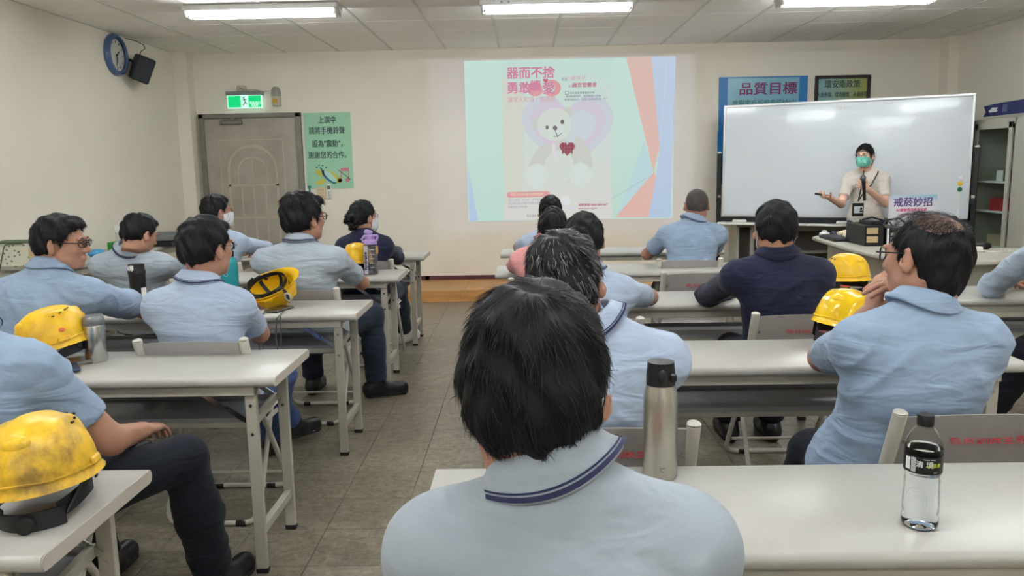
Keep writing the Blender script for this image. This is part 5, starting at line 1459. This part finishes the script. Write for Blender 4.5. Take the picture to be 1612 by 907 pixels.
    parts.append(compact(Vb, Fb[kb]))
    # ---- hands
    hands = hands or {}
    for s_ in 'LR':
        sh_, el_, wr_ = A[s_]; sd = -1 if s_ == 'L' else 1
        spec = hands.get(s_, {})
        f_ = unit(spec.get('f', wr_ - el_)); n_ = spec.get('n', -up if abs(f_[2]) < .8 else -rt * sd)
        n_ = unit(np.array(n_, float) - f_ * (np.array(n_, float) @ f_)); th = np.array(spec.get('s', np.cross(n_, f_) * (1 if s_ == 'L' else -1)), float); th = unit(th - f_ * (th @ f_) - n_ * (th @ n_))
        pr_ = hand_prims(wr_, f_, n_, th, spec.get('curl', .35), spec.get('spread', 1.0), spec.get('sc', 1.0), spec.get('thumb', (.9, .45)), spec.get('fl'))
        ap = np.array([q[1] for q in pr_] + [q[2] for q in pr_] + [wr_ - f_ * .05])
        HH = Field(ap.min(0) - .04, ap.max(0) + .04, spec.get('res', .0055))
        HH.cone(wr_ - f_ * .0 + (el_ - wr_) * .35, wr_, .030, .026, .0); 
        for (ty, p, q, r0, r1, ax_, sq_) in pr_: HH.cone(p, q, r0, r1, .012 if ty == 'p' else .004, ax_, sq_)
        Vx, Fx = HH.mesh(); cx = Vx[Fx].mean(1)
        kx = ((cx - wr_) @ unit(el_ - wr_)) < .035
        parts.append(compact(Vx, Fx[kx]))
    Vm, Fm = merge(parts)
    np_mesh('body', Vm, Fm, skin, root, base)
    # ---- shirt
    slo = np.minimum(pv, nb) - np.array([.42, .42, .25]); shi = np.maximum(pv, nb) + np.array([.42, .42, .12])
    for s_ in 'LR':
        for q in A[s_][:(2 if sleeve == 'short' else 3)]: slo = np.minimum(slo, q - .1); shi = np.maximum(shi, q + .1)
    TF = Field(slo, shi, res)
    torso(TF, .006)
    for s_ in 'LR':
        sh_, el_, wr_ = A[s_]; u_ = unit(el_ - sh_)
        if sleeve == 'short':
            fr_ = sh_ + (el_ - sh_) * .70
            TF.cone(sh_, sh_ + (el_ - sh_) * 1.1, .061 * g ** .5, .061 * g ** .5, .035, cut=[(fr_, u_)])
        else:
            v_ = unit(wr_ - el_); end = el_ + (wr_ - el_) * (.93 if sleeve == 'long' else .35)
            TF.cone(sh_, el_, .064 * g ** .5, .055 * g ** .5, .035)
            TF.cone(el_, el_ + (wr_ - el_) * 1.1, .055 * g ** .5, .042, .03, cut=[(end, v_)])
    hz = pv[2] - .075 if hem is None else hem
    TF.cone(pv + up * .06, pv - up * .05, .155 * g, .158 * g, .04, fd, .85)
    TF.cone(G['L'][0] + up * .03, G['R'][0] + up * .03, .108 * g + .004, .108 * g + .004, .05)
    TF.plane((0, 0, hz), (0, 0, -1))
    nd = unit(unit(hc + Rh @ np.array([0, -.03, -.09]) - nb) * .45 + up * .55)
    Vs, Fs = TF.mesh(); Ns = vnormals(Vs, Fs)
    dsh = np.linalg.norm(Vs - nb, axis=1); am = np.clip((dsh - .09) / .1, 0.1, 1)
    Vs = Vs + Ns * (folds(Vs - base, foldamp, seed) * am)[:, None]
    np_mesh('shirt' if shirt not in (M_NAVY,) else 'jacket', Vs, Fs, shirt, root, base)
    # ---- collar
    if collar:
        prof = [(.060, -.010, 0), (.059, .040, 0), (.063, .045, 0), (.068, .032, 0), (.076, .010, 0), (.084, -.008, 0), (.082, -.013, 0), (.074, -.002, 0)]
        nA = 40; Vc = []; Fc2 = []; mi = []
        ex = unit(rt - nd * (rt @ nd)); ey = np.cross(nd, ex)
        rngA = np.linspace(-2.45, 2.45, nA)
        for ai, an_ in enumerate(rngA):      # 0 = back
            fr_ = abs(an_) / 2.45
            for (r, z, _) in prof:
                rr = r * (1 + .16 * max(0, (r - .06) / .03) * math.sin(min(abs(an_), 1.9) / 1.9 * PI / 2) ** 2)
                zz = z + .012 + .030 * max(0, (r - .06) / .03) * math.sin(an_) ** 2 - .012 * (1 - math.cos(an_)) * .5
                pnt = nb + nd * (.022 + zz) + ex * math.sin(an_) * rr * 1.06 - ey * math.cos(an_) * rr * 1.02
                Vc.append(pnt)
        m_ = len(prof)
        for i in range(nA - 1):
            for k in range(m_):
                Fc2.append((i * m_ + k, i * m_ + (k + 1) % m_, (i + 1) * m_ + (k + 1) % m_, (i + 1) * m_ + k))
        Vc = np.array(Vc); Fc2 = np.array(Fc2)
        co = np_mesh('collar', Vc, Fc2, shirt, root, base)
        if stripe:
            for kk, (r0, z0, r1, z1) in enumerate([(.0800, .0018, .0812, -.0010), (.0820, -.0032, .0850, -.0095)]):
                Vc = []; Fc3 = []
                for an_ in rngA:
                    for (r, z) in ((r0, z0), (r1, z1)):
                        rr = r * (1 + .16 * ((r - .06) / .03) * math.sin(min(abs(an_), 1.9) / 1.9 * PI / 2) ** 2) + .0012
                        zz = z + .012 + .030 * max(0, (r - .06) / .03) * math.sin(an_) ** 2 - .012 * (1 - math.cos(an_)) * .5 + .0008
                        Vc.append(nb + nd * (.022 + zz) + ex * math.sin(an_) * rr * 1.06 - ey * math.cos(an_) * rr * 1.02)
                for i in range(nA - 1): Fc3.append((i * 2, i * 2 + 1, i * 2 + 3, i * 2 + 2))
                np_mesh('collar_stripe', np.array(Vc), np.array(Fc3), M_NVY, co, (0, 0, 0) if False else base)
    # ---- trousers
    tp = np.array([q for s_ in 'LR' for q in G[s_]] + [pv])
    LF = Field(tp.min(0) - .17, tp.max(0) + .17, res)
    LF.cone(G['L'][0], G['R'][0], .105 * g, .105 * g, .04)
    LF.cone(pv - up * .02, pv, .125 * g, .125 * g, .04, fd, .85)
    for s_ in 'LR':
        hip, kn, an = G[s_]; u_ = unit(an - kn); v_ = unit(kn - hip)
        LF.cone(hip, kn, .096 * g ** .5, .072, .04); LF.cone(kn, kn + (an - kn) * .5, .073, .070, .03)
        LF.cone(kn + (an - kn) * .4, kn + (an - kn) * 1.1, .071, .066, .03, cut=[(an - u_ * .015, u_)])
    Vs, Fs = LF.mesh(); Vs = Vs + vnormals(Vs, Fs) * folds(Vs - base, .005, seed + 5)[:, None]
    np_mesh('trousers', Vs, Fs, trousers, root, base)
    # ---- shoes
    if feet:
        for s_ in 'LR':
            hip, kn, an = G[s_]
            td = legs.get('toe' + s_); td = unit(td) if td is not None else fd
            side = unit(np.cross(td, up)); an0 = an.copy(); tilt = legs.get('tilt' + s_, 0.0)
            upv = unit(np.cross(side, td)); gz = (an - up * .095 * 1.0)
            SF = Field(an - .32, an + .32, .0085)
            hl_ = gz - td * .045 + upv * .045; toe = gz + td * .165 + upv * .038
            SF.cone(hl_, toe, .042, .044, .02, side, .92); SF.cone(hl_ + upv * .02, an + upv * .0, .042, .042, .03); SF.cone(gz + td * .05 + upv * .05, an, .035, .04, .04)
            SF.plane(gz + upv * .012, -upv); SF.plane(an + upv * .012, upv)
            V_, F_ = SF.mesh(); so = np_mesh('shoe', V_, F_, shoe or M_SHOE, root, base)
            S2 = Field(an - .32, an + .32, .0085); S2.cone(hl_, toe, .048, .050, .02, side, .92); S2.plane(gz + upv * .002, -upv); S2.plane(gz + upv * .020, upv)
            V_, F_ = S2.mesh(); np_mesh('sole', V_, F_, M_SOLE if shoe is None else M_WHITEP, so, base)
    # ---- hair
    tohead = lambda V: (V * hs) @ Rh.T + hc
    W = lambda V: V
    Hh = hair_field(hair, hres, hthick, nape); V, Fh = Hh.mesh()
    lump = 0.0035 if hair != 'buzz' else .0006
    Nh = vnormals(V, Fh)
    V = V + Nh * (lump * (np.sin(V @ np.array([70, 40, 55]) + 2 * np.sin(V @ np.array([30, 60, 20]))) + .6 * np.sin(V @ np.array([-90, 80, 60]) + 1.3)))[:, None]
    extra_parts = []; scal_mat = hairmat if hair != 'buzz' else M_SCALP
    if hair == 'long':
        LFd = Field((-.12, -.17, -.34), (.12, .05, .12), hres * 1.2)
        LFd.cone((0, -.105, .06), (0, -.125, -.04), .045, .036, .03); LFd.cone((0, -.125, -.04), (0, -.115, -.27), .038, .022, .03)
        V3, F3 = LFd.mesh(); extra_parts.append((V3, F3))
    if hair == 'curl':
        LFd = Field((-.13, -.20, -.16), (.13, .05, .12), hres)
        for k in range(34):
            c_ = rng.normal(0, 1, 3); c_ /= np.linalg.norm(c_); c_ = c_ * np.array([.055, .045, .062]) + np.array([0, -.100, -.01])
            LFd.ell(c_, (.022, .020, .018), k=.006)
        V3, F3 = LFd.mesh(); extra_parts.append((V3, F3))
    if extra_parts: V, Fh = merge([(V, Fh)] + extra_parts)
    Vst, Fst, ids = strands(V, Fh, hairn, {'short': .022, 'full': .032, 'buzz': .003, 'bald': .022, 'long': .05, 'curl': .02}[hair], strand_w, {'short': .12, 'full': .10, 'buzz': .3, 'bald': .06, 'long': .0, 'curl': .4}[hair], (0.012, -.050, .125), rng, spread={'curl': .8}.get(hair, .22), down=.8 if hair == 'long' else .15, curl=.2 if hair == 'curl' else 0, hug=hair not in ('long', 'curl'))
    kk = rng.random(hairn); sm = np.where(kk < grey, 2, np.where(kk > .80, 1, 0))[ids]
    Vall, Fall = merge([(V, Fh), (Vst, Fst)]); mi = np.concatenate([np.zeros(len(Fh), int), sm])
    np_mesh('hair', tohead(Vall), Fall, [scal_mat, M_HAIR2 if hairmat is M_HAIR else M_HBROWN, M_HGREY], root, base, mi=mi)
    if hair == 'bald':      # thin combed-over strands across the bare crown
        HB = hair_field('short', .008, .3); Vq, Fq = HB.mesh(); cq = Vq[Fq].mean(1); kq = (cq[:, 2] > .06) & (cq[:, 1] < .05); Vq, Fq = compact(Vq, Fq[kq])
        Va, Fa, ia = strands(Vq, Fq, 2200, .040, .0009, .16, (.02, -.09, .10), rng, spread=.5)
        np_mesh('thin_hair', tohead(Va), Fa, M_HAIR2, root, base)
    # ---- eyes, brows
    if eyes:
        for s_ in (-1, 1):
            eb = MB(); eb.ball((s_ * .031, .0845, .0115), (.0085, .0075, .0045), 14, 8)
            e_ = np.array(eb.v); o = MB().add(tohead(e_) - base, eb.f).build('eye', M_EYEW, root)
            eb = MB(); eb.ball((s_ * .031, .0900, .0115), (.0042, .0028, .0040), 12, 6); MB().add(tohead(np.array(eb.v)) - base, eb.f).build('iris', M_EYED, o)
            br = MB(); br.tube([(s_ * .016, .0965, .029), (s_ * .031, .0965, .034), (s_ * .047, .086, .029)], [.0016, .0022, .0010], 6); MB().add(tohead(np.array(br.v)) - base, br.f).build('eyebrow', M_HAIR, root)
    if glasses:
        gm, lens = (M_GFR, True) if glasses == 'black' else (M_GFM, True)
        gb = MB(); gr = .0022 if glasses == 'black' else .0010
        for s_ in (-1, 1):
            cx = s_ * .033
            gb.tube([(cx + .0235 * math.cos(t) * (1 + .08 * abs(math.sin(2 * t))), .106 - .08 * abs((cx + .0235 * math.cos(t)) / .06) ** 2 * .25, .010 + .0165 * math.sin(t) * (1 + .12 * abs(math.sin(2 * t)))) for t in np.linspace(0, 2 * PI, 21)[:-1]], gr, 6, closed=True)
            gb.tube([(s_ * .057, .100, .014), (s_ * .074, .085, .014), (s_ * .082, .0, .014), (s_ * .083, -.018, .004)], gr, 6)
        gb.tube([(-.010, .107, .012), (0, .110, .014), (.010, .107, .012)], gr, 6)
        go = MB().add(tohead(np.array(gb.v)) - base, gb.f).build('glasses', gm, root)
        lb = MB()
        for s_ in (-1, 1):
            lb = MB(); lb.prism([(.0225 * math.cos(t), .0155 * math.sin(t)) for t in np.linspace(0, 2 * PI, 19)[:-1]], -.0006, .0006, XZ, (s_ * .033, .103, .010)); MB().add(tohead(np.array(lb.v)) - base, lb.f).build('lens', M_LENS, go)
    if mask:
        MF = head_field(.005); Pm = np.stack(np.meshgrid(*MF.ax, indexing='ij'), -1)
        x_, y_, z_ = Pm[..., 0], Pm[..., 1], Pm[..., 2]
        sm_ = Field((-.10, -.125, -.20), (.10, .14, .13), .005)
        # smooth bulged cup in front of nose and chin
        sm_.ell((0, .040, -.050), (.062, .072, .060), k=0)
        sm_.cone((0, .094, -.010), (0, .066, -.092), .020, .022, k=.05)
        d = np.minimum(sm_.D, MF.D); shell_ = np.abs(d - .003) - .0022
        reg = np.maximum.reduce([z_ - (.004 - .25 * np.maximum(0, .09 - y_)), -.108 - z_, .012 - y_ + 0 * x_])
        D_ = np.maximum(shell_, reg * .8); Vq, Fq = surfnet(D_, MF.lo, MF.h)
        np_mesh('face_mask', tohead(Vq), Fq, mask_mat or M_MASKW, root, base)
        sb_ = MB()
        for s_ in (-1, 1):
            sb_.tube([(s_ * .066, .018, -.020), (s_ * .084, -.010, .022), (s_ * .086, -.030, .0), (s_ * .078, -.012, -.05), (s_ * .062, .016, -.075)], .0012, 6)
        MB().add(tohead(np.array(sb_.v)) - base, sb_.f).build('mask_strap', M_MASKW, root)
    PEOPLE[label] = root
    return root, tohead, base
# ---------------------------------------------------------------- the audience and the presenter
def table_arms(sx, y, z=.765, wx=.26, hx=.07, ywr=.10):
    """both forearms lying on a table whose near edge is at y"""
    return {'L': ((sx - wx, y, z + .02), (sx - hx, y + ywr, z + .01)), 'R': ((sx + wx, y, z + .02), (sx + hx, y + ywr, z + .01))}
def seated_legs(px, py, yk, sp=.11, yf=None):
    yf = yf if yf is not None else yk + .02
    return {'L': ((px - sp, yk, .50), (px - sp, yf, .095)), 'R': ((px + sp, yk, .50), (px + sp, yf, .095))}

# A - nearest, seen from behind
person('man nearest the camera in grey-blue polo with navy-edged collar, seen from behind', (.010, 1.0, 1.158), hyaw=10, pelvis=(.075, .92), neck=(.04, .955, 1.030), sw=.160, girth=1.0,
       arms=table_arms(.07, 1.40, .77, .22, .08, .12), legs=seated_legs(.065, .92, 1.36), shirt=M_LGREY, hair='full', hairn=12000, hres=.0045, res=.008, mask=True, seed=3, strand_w=.0010, hs=1.04, foldamp=.004)
# B - grey-haired man behind the steel flask
person('grey-haired man in light blue polo just beyond the steel flask', (.107, 2.06, 1.130), hyaw=20, hpitch=-4, hroll=-8, pelvis=(.20, 2.16), neck=(.19, 2.06, 1.0), sw=.175, girth=1.05,
       arms=table_arms(.20, 2.74, .77, .24, .08, .12), legs=seated_legs(.20, 2.1, 2.54), shirt=M_LBLUE3, hair='full', hairn=8000, hres=.005, res=.009, grey=.24, seed=4, strand_w=.0012, hs=1.08)
# C
person('dark-haired man in pale blue polo with his elbow on the third right table', (.258, 3.53, 1.108), hyaw=-4, hpitch=8, pelvis=(.27, 3.46), sw=.175, girth=1.0,
       arms={'L': ((.0, 3.90, .80), (.18, 4.08, .78)), 'R': ((.610, 3.90, .79), (.40, 4.10, .78))}, legs=seated_legs(.27, 3.4, 3.86), shirt=M_LBLUE3, hair='short', hairn=3500, seed=5, res=.011)
# D
person('woman in salmon pink shirt with long dark ponytail', (.165, 4.78, 1.068), hyaw=4, pelvis=(.12, 4.72), neck=(.12, 4.73, .95), sw=.150, girth=.92, arms=table_arms(.11, 5.24, .77, .18, .06, .12), legs=seated_legs(.12, 4.7, 5.1),
       shirt=M_PINK, sleeve='long', hair='long', hairn=3500, seed=6, stripe=False, res=.012, strand_w=.002)
# E
person('man in pale blue shirt seated farthest, before the slide', (.188, 5.95, 1.095), hyaw=0, pelvis=(.15, 5.85), sw=.165, arms=table_arms(.16, 6.43, .77, .22, .06, .12), legs=seated_legs(.17, 5.8, 6.25),
       shirt=M_LBLUE3, hair='short', hairn=2200, seed=7, res=.013, strand_w=.0025)
# F
person('crew-cut man in light blue polo at the farthest right table', (1.225, 5.72, 1.140), hyaw=3, pelvis=(1.15, 5.58), neck=(1.19, 5.68, 1.005), sw=.185, girth=1.05, arms={'L': ((.90, 5.88, .78), (1.02, 6.46, .77)), 'R': ((1.42, 6.0, .78), (1.32, 6.46, .77))}, legs=seated_legs(1.15, 5.6, 6.05),
       shirt=M_LBLUE2, hair='buzz', hairn=5000, seed=8, res=.012, strand_w=.0014)
# G
person('man in navy jacket with both elbows out on the third right table', (1.108, 3.54, 1.14), hyaw=2, hpitch=4, pelvis=(1.15, 3.56), neck=(1.115, 3.52, 1.01), sw=.185, girth=1.03, arms={'L': ((.905, 3.92, .79), (1.06, 4.12, .775)), 'R': ((1.40, 3.90, .79), (1.20, 4.12, .775))}, legs=seated_legs(1.16, 3.55, 4.02),
       shirt=M_NAVY, sleeve='long', hair='short', hairn=4500, grey=.02, seed=9, stripe=False, mask=True, res=.010, hres=.0055, hs=1.04, strand_w=.0015, foldamp=.009)
# H
person('balding man in light blue polo with hands clasped by his face', (1.092, 2.18, 1.172), hyaw=-30, hpitch=2, hroll=5, pelvis=(1.06, 2.24), neck=(1.07, 2.14, 1.02), sw=.168, girth=1.22,
       arms={'L': ((.985, 2.60, .795), (1.058, 2.42, .985)), 'R': ((1.27, 2.66, .80), (1.165, 2.345, 1.045))},
       hands={'L': dict(f=(.22, -.05, 1), n=(.95, .1, -.2), s=(-.1, -.9, .2), curl=.45, res=.004, sc=1.02), 'R': dict(f=(-1, .05, .42), n=(-.3, .25, -.9), s=(-.1, -.95, .1), curl=.50, res=.0038, sc=1.05, spread=1.1)},
       legs={'L': ((.90, 2.42, .53), (.86, 2.66, .095)), 'R': ((1.26, 2.55, .50), (1.28, 2.58, .095))}, shirt=M_LBLUE2, hair='bald', hairn=7000, hres=.005, res=.009, seed=10, nape=.022, hs=1.06, glasses='black', stripe=False, foldamp=.009, strand_w=.0012, hairmat=M_HAIR)
# I
person('man at the right edge in blue shirt with rolled sleeve', (2.62, 3.66, 1.27), pelvis=(2.63, 3.48), neck=(2.56, 3.64, 1.115), sw=.185, girth=1.1, arms={'L': ((2.36, 4.02, .80), (2.56, 4.20, .785)), 'R': ((2.95, 4.0, .80), (2.78, 4.2, .785))}, legs={'L': ((2.42, 3.78, .52), (2.40, 4.05, .095)), 'R': ((2.82, 3.9, .50), (2.84, 3.95, .095))},
       shirt=M_LBLUE3, sleeve='rolled', hair='short', hairn=1500, seed=11, foldamp=.009, res=.011)
# J
person('man cut off at the left edge in black trousers, foot in the aisle', (-1.60, 2.14, 1.18), pelvis=(-1.50, 2.08), neck=(-1.52, 2.07, 1.00), sw=.185, girth=1.08, arms={'L': ((-1.82, 2.40, .74), (-1.68, 2.62, .66)), 'R': ((-1.205, 2.18, .685), (-1.22, 2.40, .64))},
       legs={'L': ((-1.55, 2.50, .50), (-1.52, 2.62, .095)), 'R': ((-1.10, 2.40, .545), (-1.085, 2.52, .095)), 'toeR': (.28, 1, 0), 'toeL': (0, 1, 0)}, shirt=M_LBLUE2, hair='short', hairn=1500, seed=12, res=.010, foldamp=.009)
# K
person('man with black glasses at far left, face in profile, leaning over the table', (-1.975, 3.34, 1.150), hyaw=72, hpitch=3, hroll=0, pelvis=(-2.12, 3.30), neck=(-2.02, 3.29, 1.015), sw=.20, girth=1.22, arms={'L': ((-2.38, 3.80, .79), (-2.2, 3.98, .78)), 'R': ((-1.86, 3.78, .79), (-2.0, 3.96, .78))},
       legs=seated_legs(-2.12, 3.3, 3.72), shirt=M_LBLUE2, hair='short', hairn=6000, hres=.005, res=.010, seed=13, glasses='black', eyes=True, stripe=False, hs=1.0, skin=M_SKIN, foldamp=.009, face=10, strand_w=.0014)
# L
person('man in light blue polo and jeans seated behind the steel mug', (-1.315, 3.24, 1.128), hyaw=28, pelvis=(-1.31, 3.20), neck=(-1.345, 3.19, .97), sw=.165, girth=1.03, arms={'L': ((-1.62, 3.70, .79), (-1.47, 3.93, .78)), 'R': ((-1.19, 3.44, .73), (-1.42, 3.86, .79))},
       legs={'L': ((-1.36, 3.60, .50), (-1.24, 3.98, .15)), 'R': ((-1.16, 3.60, .50), (-1.33, 3.92, .10)), 'toeL': (.5, 1, -.1), 'toeR': (-.2, 1, 0)}, shirt=M_LBLUE3, trousers=M_JEAN, hair='short', hairn=7000, hres=.005, res=.009, seed=14, glasses='metal', hs=1.06, hthick=1.2, strand_w=.0013)
# M
person('man in whitish polo looking down, beyond the black tumbler', (-2.285, 4.66, 1.08), hyaw=30, hpitch=18, pelvis=(-2.40, 4.92), neck=(-2.36, 4.68, .97), sw=.185, girth=1.08, arms={'L': ((-2.70, 5.08, .79), (-2.5, 5.25, .78)), 'R': ((-2.10, 5.08, .79), (-2.22, 5.27, .78))}, legs=seated_legs(-2.4, 4.9, 5.28),
       shirt=M_LGREY, hair='short', hairn=3500, seed=15, res=.011, hs=1.0)
# N
person('masked man with glasses in pale polo sitting by the steel door', (-2.26, 5.80, 1.150), hyaw=42, pelvis=(-2.24, 5.76), sw=.165, arms=table_arms(-2.24, 6.36, .77, .24, .07, .12), legs=seated_legs(-2.24, 5.75, 6.2), shirt=M_LBLUE3, hair='short', hairn=3000, seed=16, glasses='metal', mask=True, res=.012, strand_w=.002)
# O
person('big man with black glasses in pale polo, one leg out in the aisle', (-1.255, 4.50, 1.165), hyaw=38, hpitch=-2, pelvis=(-1.26, 4.56), neck=(-1.275, 4.44, 1.01), sw=.205, girth=1.18, arms={'L': ((-1.56, 4.95, .79), (-1.4, 5.2, .78)), 'R': ((-1.005, 4.78, .76), (-1.12, 5.15, .785))},
       legs={'L': ((-1.40, 4.98, .50), (-1.40, 5.02, .095)), 'R': ((-.965, 4.84, .55), (-.965, 4.90, .10)), 'toeR': (.95, .45, 0)}, shirt=M_LGREY, trousers=M_TROUN, hair='full', hairn=7000, hres=.0055, seed=17, glasses='black', res=.010, hs=1.16, hthick=.95, strand_w=.0016, hairmat=M_HAIR)
# P
person('woman in navy jacket with curly gathered black hair and white mask', (-1.195, 5.86, 1.085), hyaw=38, pelvis=(-1.18, 5.80), neck=(-1.19, 5.82, .95), sw=.150, girth=.95, arms={'L': ((-1.44, 6.30, .79), (-1.28, 6.46, .78)), 'R': ((-1.00, 6.12, .76), (-1.05, 6.44, .78))},
       legs={'L': ((-1.27, 6.15, .50), (-1.30, 6.30, .095)), 'R': ((-1.02, 6.22, .49), (-1.03, 6.50, .095)), 'toeR': (.5, 1, 0)}, shirt=M_NAVY, sleeve='long', trousers=M_TROUN, hair='curl', hairn=3500, seed=18, glasses='metal', mask=True, stripe=False, res=.012, strand_w=.0022, shoe=M_WHITEP, collar=False)
# Q - presenter, standing
q_, th_, bs_ = person('woman presenter in cream T-shirt and mint mask, holding microphone and clicker', (3.300, 7.86, 1.475), hyaw=18, hpitch=2, face=205, pelvis=(3.36, 7.92, .86), neck=(3.345, 7.90, 1.315), sw=.150, girth=.84,
       arms={'R': ((3.07, 7.80, 1.02), (2.885, 7.62, 1.095)), 'L': ((3.475, 7.74, 1.02), (3.24, 7.61, 1.165))},
       hands={'R': dict(f=(-.9, -.5, .12), n=(.1, .1, 1), s=(-.3, -.9, .1), curl=.55, res=.004, sc=.92), 'L': dict(f=(-.75, -.25, .45), n=(-.2, .95, .2), s=(.2, -.2, 1), fl=[.25, .35, .75, .8], res=.004, sc=.92, spread=1.8)},
       legs={'L': ((3.42, 7.88, .47), (3.44, 7.96, .095)), 'R': ((3.28, 7.84, .47), (3.22, 7.90, .095)), 'toeR': (-.3, -1, 0), 'toeL': (0, -1, 0)},
       shirt=M_CREAM, trousers=M_DENIM, skin=M_SKIN2, hair='long', hairn=6000, hres=.005, fres=.004, res=.008, seed=19, glasses='metal', eyes=True, mask=True, mask_mat=M_MASKG, collar=False, hs=.94, strand_w=.0014, hem=.79, shoulder_drop=.07, hthick=.7)
mic = thing('microphone', 'black handheld microphone held up to the mint mask', 'microphone', (3.185, 7.56, 1.20))
MB().tube([(.012, .01, -.14), (-.004, .0, .0), (-.010, .0, .045)], [.013, .016, .019], 14).build('handle', M_BLACK, mic)
MB().ball((-.016, .0, .072), (.026, .026, .030), 18, 12).build('grille', mat('mic_mesh', S(120, 122, 124), .35, metal=.8, bump=.002, bscale=300), mic)
ckr = thing('clicker', 'slim black presentation clicker in the presenter hand', 'clicker', (2.80, 7.565, 1.125))
MB().bar((-.075, -.03, .01), (.065, .04, -.015), .026, .016).build('body', M_BLACK, ckr)
ln = thing('lanyard', 'black lanyard with a clear badge holder on the cream T-shirt', 'lanyard', (3.19, 7.76, 1.0))
MB().tube([(.235, .10, .330), (.215, .02, .325), (.12, -.055, .20), (.03, -.062, .10), (.0, -.07, .05)], .006, 6).tube([(.10, .08, .335), (.06, -.01, .30), (.03, -.05, .18), (.0, -.065, .05)], .006, 6).build('strap', M_BLACK, ln)
bh = MB().box((-.005, -.08, -.03), (.115, .008, .125), rotm(0, 0, .1), b=.004).build('badge_holder', M_BLACK, ln)
MB().box((-.004, -.086, -.03), (.085, .003, .065), rotm(0, 0, .1)).build('badge_card', mat('badge_card', S(200, 206, 214), .4), bh)
MB().ball((.022, -.089, -.02), (.010, .002, .013)).box((.022, -.089, -.045), (.026, .003, .014)).build('badge_photo', M_BLACK, bh)
wt = MB().tube([(.036 * math.cos(a), .030 * math.sin(a), 0) for a in np.linspace(0, 2 * PI, 22)[:-1]], .007, 6, closed=True).build('bracelet', mat('beads', S(186, 176, 196), .2), None, loc=(1.048, 2.445, .950)); tag(wt, 'beaded bracelet on the wrist of the balding man', 'bracelet')
